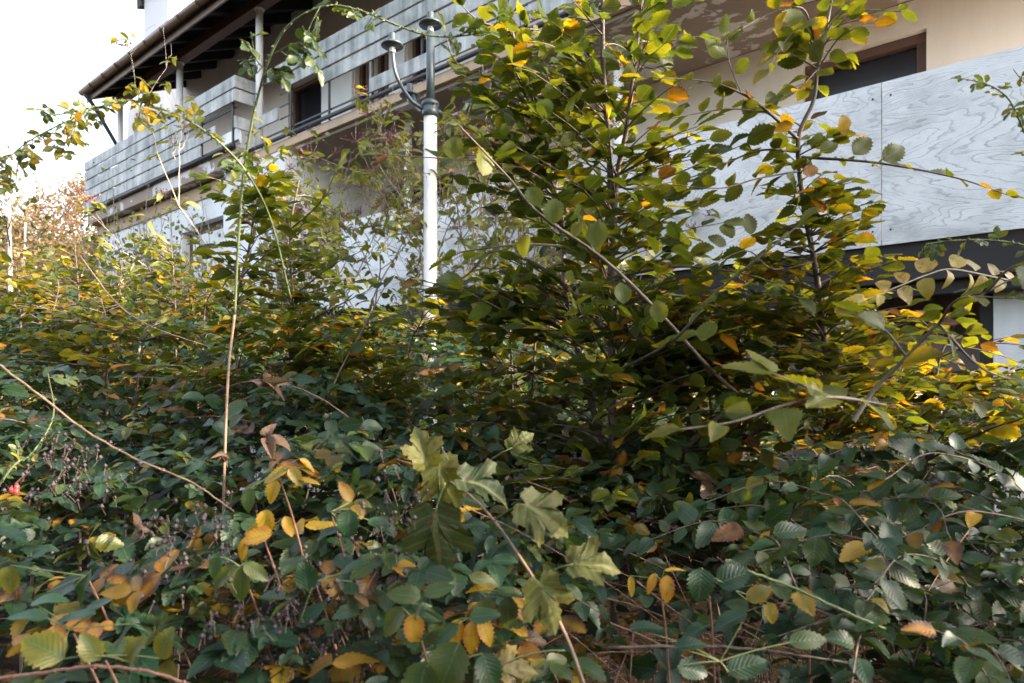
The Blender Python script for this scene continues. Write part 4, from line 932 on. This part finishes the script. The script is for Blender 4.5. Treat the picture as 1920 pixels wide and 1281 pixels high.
spray('clear yellow bramble leaflets with black spots above the trifoliate leaf', 490, 1000, 1.2, [(500, 955, 0, .05, 270, FACE, .74, .75, .8), (512, 1000, -.02, .058, 190, FACE, .80, .78, .72), (462, 1010, 0, .042, 255, FACE, .78, .7, .6), (485, 985, .01, .04, 230, FACE, .72, .7, .7), (535, 968, 0, .04, 290, FACE, .77, .6, .6)])
spray('bright yellow pointed leaflets beside a green leaf, upper left of centre', 520, 885, 1.3, [(540, 880, 0, .055, 205, FACE, .70, .85, .55), (542, 878, 0, .045, -50, FACE, .66, .7, .6), (520, 900, 0, .05, 250, FACE, .70, .8, .7), (560, 898, 0, .045, -8, FLAT, .76, .7, .45), (562, 860, 0, .04, -35, FLAT, .78, .7, .5), (470, 916, -.02, .048, 262, FACE, .36, .85, .65)])
spray('blue green bramble leaves over yellow ones in the lower middle', 620, 960, 1.2, [(655, 955, 0, .055, 268, FACE, .10, .75, .9), (640, 990, 0, .05, 200, FLAT, .12, .7, .7), (690, 975, 0, .06, -20, FLAT, .18, .6, .8), (660, 940, .04, .045, 120, FACE, .80, .7, .6), (700, 1000, .03, .05, 30, FLAT, .62, .7, .6)])
spray('two dull yellow leaves hanging low left of the maple stem', 780, 1165, 1.05, [(778, 1150, 0, .052, 268, FACE, .80, .62, .75), (790, 1120, -.02, .055, 170, FACE, .36, .45, .65), (795, 1115, -.02, .05, 20, FACE, .34, .5, .6), (755, 1140, 0, .055, 235, FACE, .44, .5, .7)])
spray('cream yellow hanging leaflets below the green ones, bottom centre', 880, 1160, 1.05, [(862, 1160, 0, .05, 255, FACE, .78, .75, .6), (884, 1165, 0, .055, 270, FACE, .80, .7, .6), (902, 1158, 0, .05, 290, FACE, .77, .8, .6), (880, 1158, -.02, .05, 10, FACE, .25, .5, .65), (860, 1170, -.02, .055, 220, FACE, .26, .5, .5)])
spray('row of fresh green leaves right of the yellow pair', 900, 1110, 1.1, [(912, 1120, 0, .05, 268, FACE, .45, .5, .8), (930, 1108, 0, .05, -5, FLAT, .32, .45, .6), (950, 1120, 0, .055, 275, FACE, .40, .5, .75), (880, 1080, 0, .052, -15, FACE, .48, .55, .55)])
spray('large dark green serrated leaf at the bottom edge left of centre', 840, 1240, .98, [(862, 1205, 0, .085, 245, FACE, .38, .48, .85), (800, 1240, 0, .08, 255, FACE, .34, .42, .8), (905, 1225, 0, .06, 290, FACE, .2, .4, .8)])
spray('pair of upright yellow leaves over the dead twigs right of the maple', 1240, 1090, 1.2, [(1250, 1078, 0, .052, 270, FACE, .80, .75, .62), (1228, 1075, 0, .042, 250, FACE, .80, .7, .45), (1245, 1070, 0, .04, 8, FLAT, .76, .7, .35), (1182, 1080, .02, .04, 275, FACE, .72, .7, .4)])
spray('two broad blue green leaves side by side over the dead twigs', 1330, 1080, 1.18, [(1315, 1065, 0, .062, 265, FACE, .04, .5, .95), (1345, 1095, 0, .065, 25, FACE, .03, .5, .9), (1400, 1125, 0, .05, 30, FACE, .60, .5, .7), (1440, 1130, .01, .04, 285, FACE, .66, .75, .8)])
spray('row of dark teal leaves along the bottom under the dead twigs', 1350, 1240, 1.05, [(1265, 1215, 0, .05, 15, FLAT, .02, .5, .7), (1270, 1250, 0, .05, -10, FACE, .03, .45, .8), (1365, 1260, 0, .065, 20, FACE, .06, .45, .7), (1180, 1180, .02, .055, 10, FLAT, .05, .5, .6), (1400, 1150, 0, .06, 200, FLAT, .05, .5, .7), (1480, 1205, 0, .06, 10, FACE, .35, .45, .6)])
spray('long drooping serrated leaf pair in the right hollow', 1520, 1020, 1.25, [(1530, 1005, 0, .06, 262, FACE, .30, .34, .85), (1490, 1000, 0, .05, 240, FACE, .34, .36, .7), (1450, 1000, 0, .065, 10, FACE, .28, .3, .7), (1420, 1035, 0, .05, 300, FACE, .44, .3, .7)])
spray('pale frosted looking leaves catching sky light in the bottom left corner', 130, 1180, 1.0, [(180, 1150, 0, .06, 185, FLAT, .12, .95, .55), (210, 1125, .02, .055, 200, FLAT, .12, .95, .5), (90, 1160, 0, .06, 170, FLAT, .15, .9, .6), (250, 1170, 0, .05, 230, FLAT, .10, .85, .6), (60, 1130, .03, .06, 10, FLAT, .2, .9, .6), (120, 1200, -.02, .05, 250, FACE, .2, .8, .7)])
spray('olive rounded leaves on the woody runner, bottom left', 190, 1230, .92, [(120, 1235, 0, .065, 150, FACE, .50, .65, .9), (185, 1238, 0, .045, 120, FACE, .50, .6, .8), (240, 1240, 0, .042, 60, FACE, .50, .6, .8), (300, 1235, 0, .048, 70, FACE, .50, .55, .8)])
spray('large bright blue green leaf with a folded tip at far left', 160, 1080, 1.15, [(170, 1070, 0, .07, 250, FLAT, .08, .65, .75), (140, 1100, 0, .06, 220, FLAT, .12, .8, .6), (90, 1110, 0, .065, 260, FACE, .16, .45, .8), (20, 1060, 0, .05, 270, FACE, .52, .6, .9)])
spray('grey green leaves over the dark gap right of the trifoliate leaf', 590, 1090, 1.15, [(575, 1050, 0, .05, 185, FLAT, .06, .6, .45), (588, 1062, 0, .042, 260, FACE, .05, .7, .8), (640, 1075, 0, .055, 30, FLAT, .2, .95, .6), (660, 1090, 0, .04, 270, FACE, .06, .8, .8), (575, 1105, 0, .055, 95, FACE, .07, .65, .8), (560, 1175, 0, .065, 45, FACE, .07, .8, .5)])

rnd.seed(112)
# ------------------------------------------------------------------ shrubs and trees beyond, left
def tree(name, label, cat, base, height, rx, nleaf, Lf, m, hue, trunk=.12, bark='bark', group=None, cz=.62, rz=.42, kind='far', clumps=16, low=False):
    t_ = thing(name, label, cat, base, group); base = np.asarray(base, float); rr = []; tips = []
    for k in range(1 if not low else 4):
        b1 = base + np.array((rnd.gauss(0, rx * .15), rnd.gauss(0, rx * .15), 0)) if low else base
        top = b1 + np.array((rnd.gauss(0, rx * .15), rnd.gauss(0, rx * .15), height * .9)); tr_ = arc(b1, top, 0, 8, .01); rr.append((tr_, trunk / (1 if not low else 3), trunk * .15))
        for j in range(9 if not low else 4):
            q = tr_[rnd.randint(2, 7)]; grow(q, unit((rnd.gauss(0, 1), rnd.gauss(0, 1), .55)), rx * .7, trunk * .25, 0, rr, tips, .5, .15, 2, 4)
    stem_obj('trunk', rr, M[bark], t_, 5)
    lv = Leaves(kind, .62); cs = []
    for k in range(clumps):
        u = unit([rnd.gauss(0, 1) for _ in range(3)]) * rnd.uniform(.45, .95); cs.append(base + UP * height * cz + u * np.array((rx, rx, height * rz)))
    allc = [(c_, rx * rnd.uniform(.22, .4)) for c_ in cs] + [(tp[0], rx * .16) for tp in tips]
    for k in range(nleaf):
        c_, s_ = rnd.choice(allc); q = c_ + np.array([rnd.gauss(0, s_ * .6) for _ in range(3)])
        if q[2] < .1 or (q[1] > -1.0 and math.hypot(q[0], q[1]) < 2.4 and q[2] < 4.2): continue
        lv.add(q, jit((rnd.gauss(0, 1), rnd.gauss(0, 1), -.3), .3), jit(UP, .7), Lf * rnd.uniform(.6, 1.3), min(1, max(0, rnd.gauss(hue[0], hue[1]))), rnd.uniform(.35, .85), .2, .2, .2)
    lv.obj('crown', M[m], t_)
def gxy(px, r): p = at(px, 733, r); p[2] = 0; return p
for k, (px_, r_, h_, rx, hu, lab) in enumerate(((30, 24, 9.6, 2.6, .75, 'orange beech crown at the left edge, tallest on the slope'), (95, 27, 9.8, 2.8, .85, 'pinkish orange tree behind the tall beech crown'), (150, 24, 8.4, 2.4, .65, 'yellow orange tree touching the corner of the balcony'),
        (-70, 21, 8.6, 2.5, .6, 'golden tree half outside the left edge'), (70, 19, 6.2, 2.0, .9, 'low rusty tree before the orange crowns'), (135, 18, 5.8, 1.8, .5, 'low olive orange tree beside the white wall'), (0, 16, 5.4, 1.8, .7, 'small amber tree in front at the left edge'))):
    tree('autumn_tree', lab, 'tree', gxy(px_, r_), h_ * .84, rx, 17000, .12, 'autumn', (hu, .25), .13, 'bark_pale', 'autumn trees beyond the end of the house')
for k, (px_, r_, h_, lab) in enumerate(((12, 6.4, 3.7, 'bright white birch trunk standing at the left edge'), (44, 6.9, 3.3, 'thinner pale birch trunk right of the bright one'))):
    b_ = gxy(px_, r_); t_ = thing('birch_tree', lab, 'tree', b_, 'birches'); rr = []; tips = []
    tr_ = arc(b_, b_ + np.array((.02, 0, h_)), 0, 10, .004); stem_obj('trunk', [(tr_, .036 if k == 0 else .018, .012)], M['birch'], t_, 10)
    for j in range(8): grow(tr_[rnd.randint(7, 9)], unit((rnd.gauss(0, 1), rnd.gauss(0, 1), .4)), .35, .007, 0, rr, tips, .5, .2, 2, 4)
    stem_obj('branches', rr, M['bark'], t_, 4); lv = Leaves('far', .7)
    for p, d in tips:
        for j in range(7): lv.add(p + np.array([rnd.gauss(0, .12) for _ in range(3)]), jit((0, 0, -.7), .5), jit(UP, .7), rnd.uniform(.025, .045), rnd.uniform(.2, .8), .6, .2, .2, .2)
    lv.obj('crown', M['autumn'], t_)
for k, (px_, r_, h_, rx, lab) in enumerate(((60, 9, 3.0, 1.1, 'olive shrub below the birches at left'), (150, 10.5, 3.5, 1.2, 'green shrub at the foot of the low olive tree'), (230, 8.2, 2.1, 1.0, 'grey green shrub before the climber covered wall'), (-60, 7.5, 3.0, 1.0, 'shrub half outside the left edge'),
        (330, 7.5, 2.0, .9, 'leafy shrub at the foot of the white wall'), (100, 6.0, 2.35, .8, 'yellowish shrub in the nearer left middle ground'), (-50, 5.0, 2.0, .6, 'light olive shrub near the left edge'))):
    tree('woodland_shrub', lab, 'shrub', gxy(px_, r_), h_, rx, 3400, .085, 'rose', (.38, .16), .05, 'bark_pale', 'shrubs below the far trees', cz=.58, rz=.42, low=True)

rnd.seed(113)
# ------------------------------------------------------------------ unseen hazels added right of the view to break the sunlight into flecks
def shade(label, x, y, h_, rx, nl, cz=.6):
    tree('shade_hazel', label, 'tree', (x, y, 0), h_, rx, nl, .13, 'hornbeam', (.35, .12), .09, 'bark', 'unseen hazels added to filter the sun', cz=cz, rz=.40, kind='far', clumps=22)
shade('unseen bushy hazel added beyond the right edge to shade the foreground, nearest the camera', 4.1, .1, 3.2, 1.35, 7500)
shade('unseen bushy hazel added beyond the right edge to filter the sun, between two others', 6.8, -.4, 4.4, 1.7, 1800)
shade('unseen tall hazel added to filter the sun, farthest beyond the right edge', 10.6, -1.9, 6.6, 2.6, 2200)
tree('shade_oak', 'unseen broad oak added behind the camera to shade the foreground', 'tree', (-1.5, -3.2, 0), 7.5, 3.6, 13000, .22, 'hornbeam', (.3, .1), .22, 'bark', cz=.72, rz=.28, clumps=26)  # canopy added out of view to dim sky light on the foreground
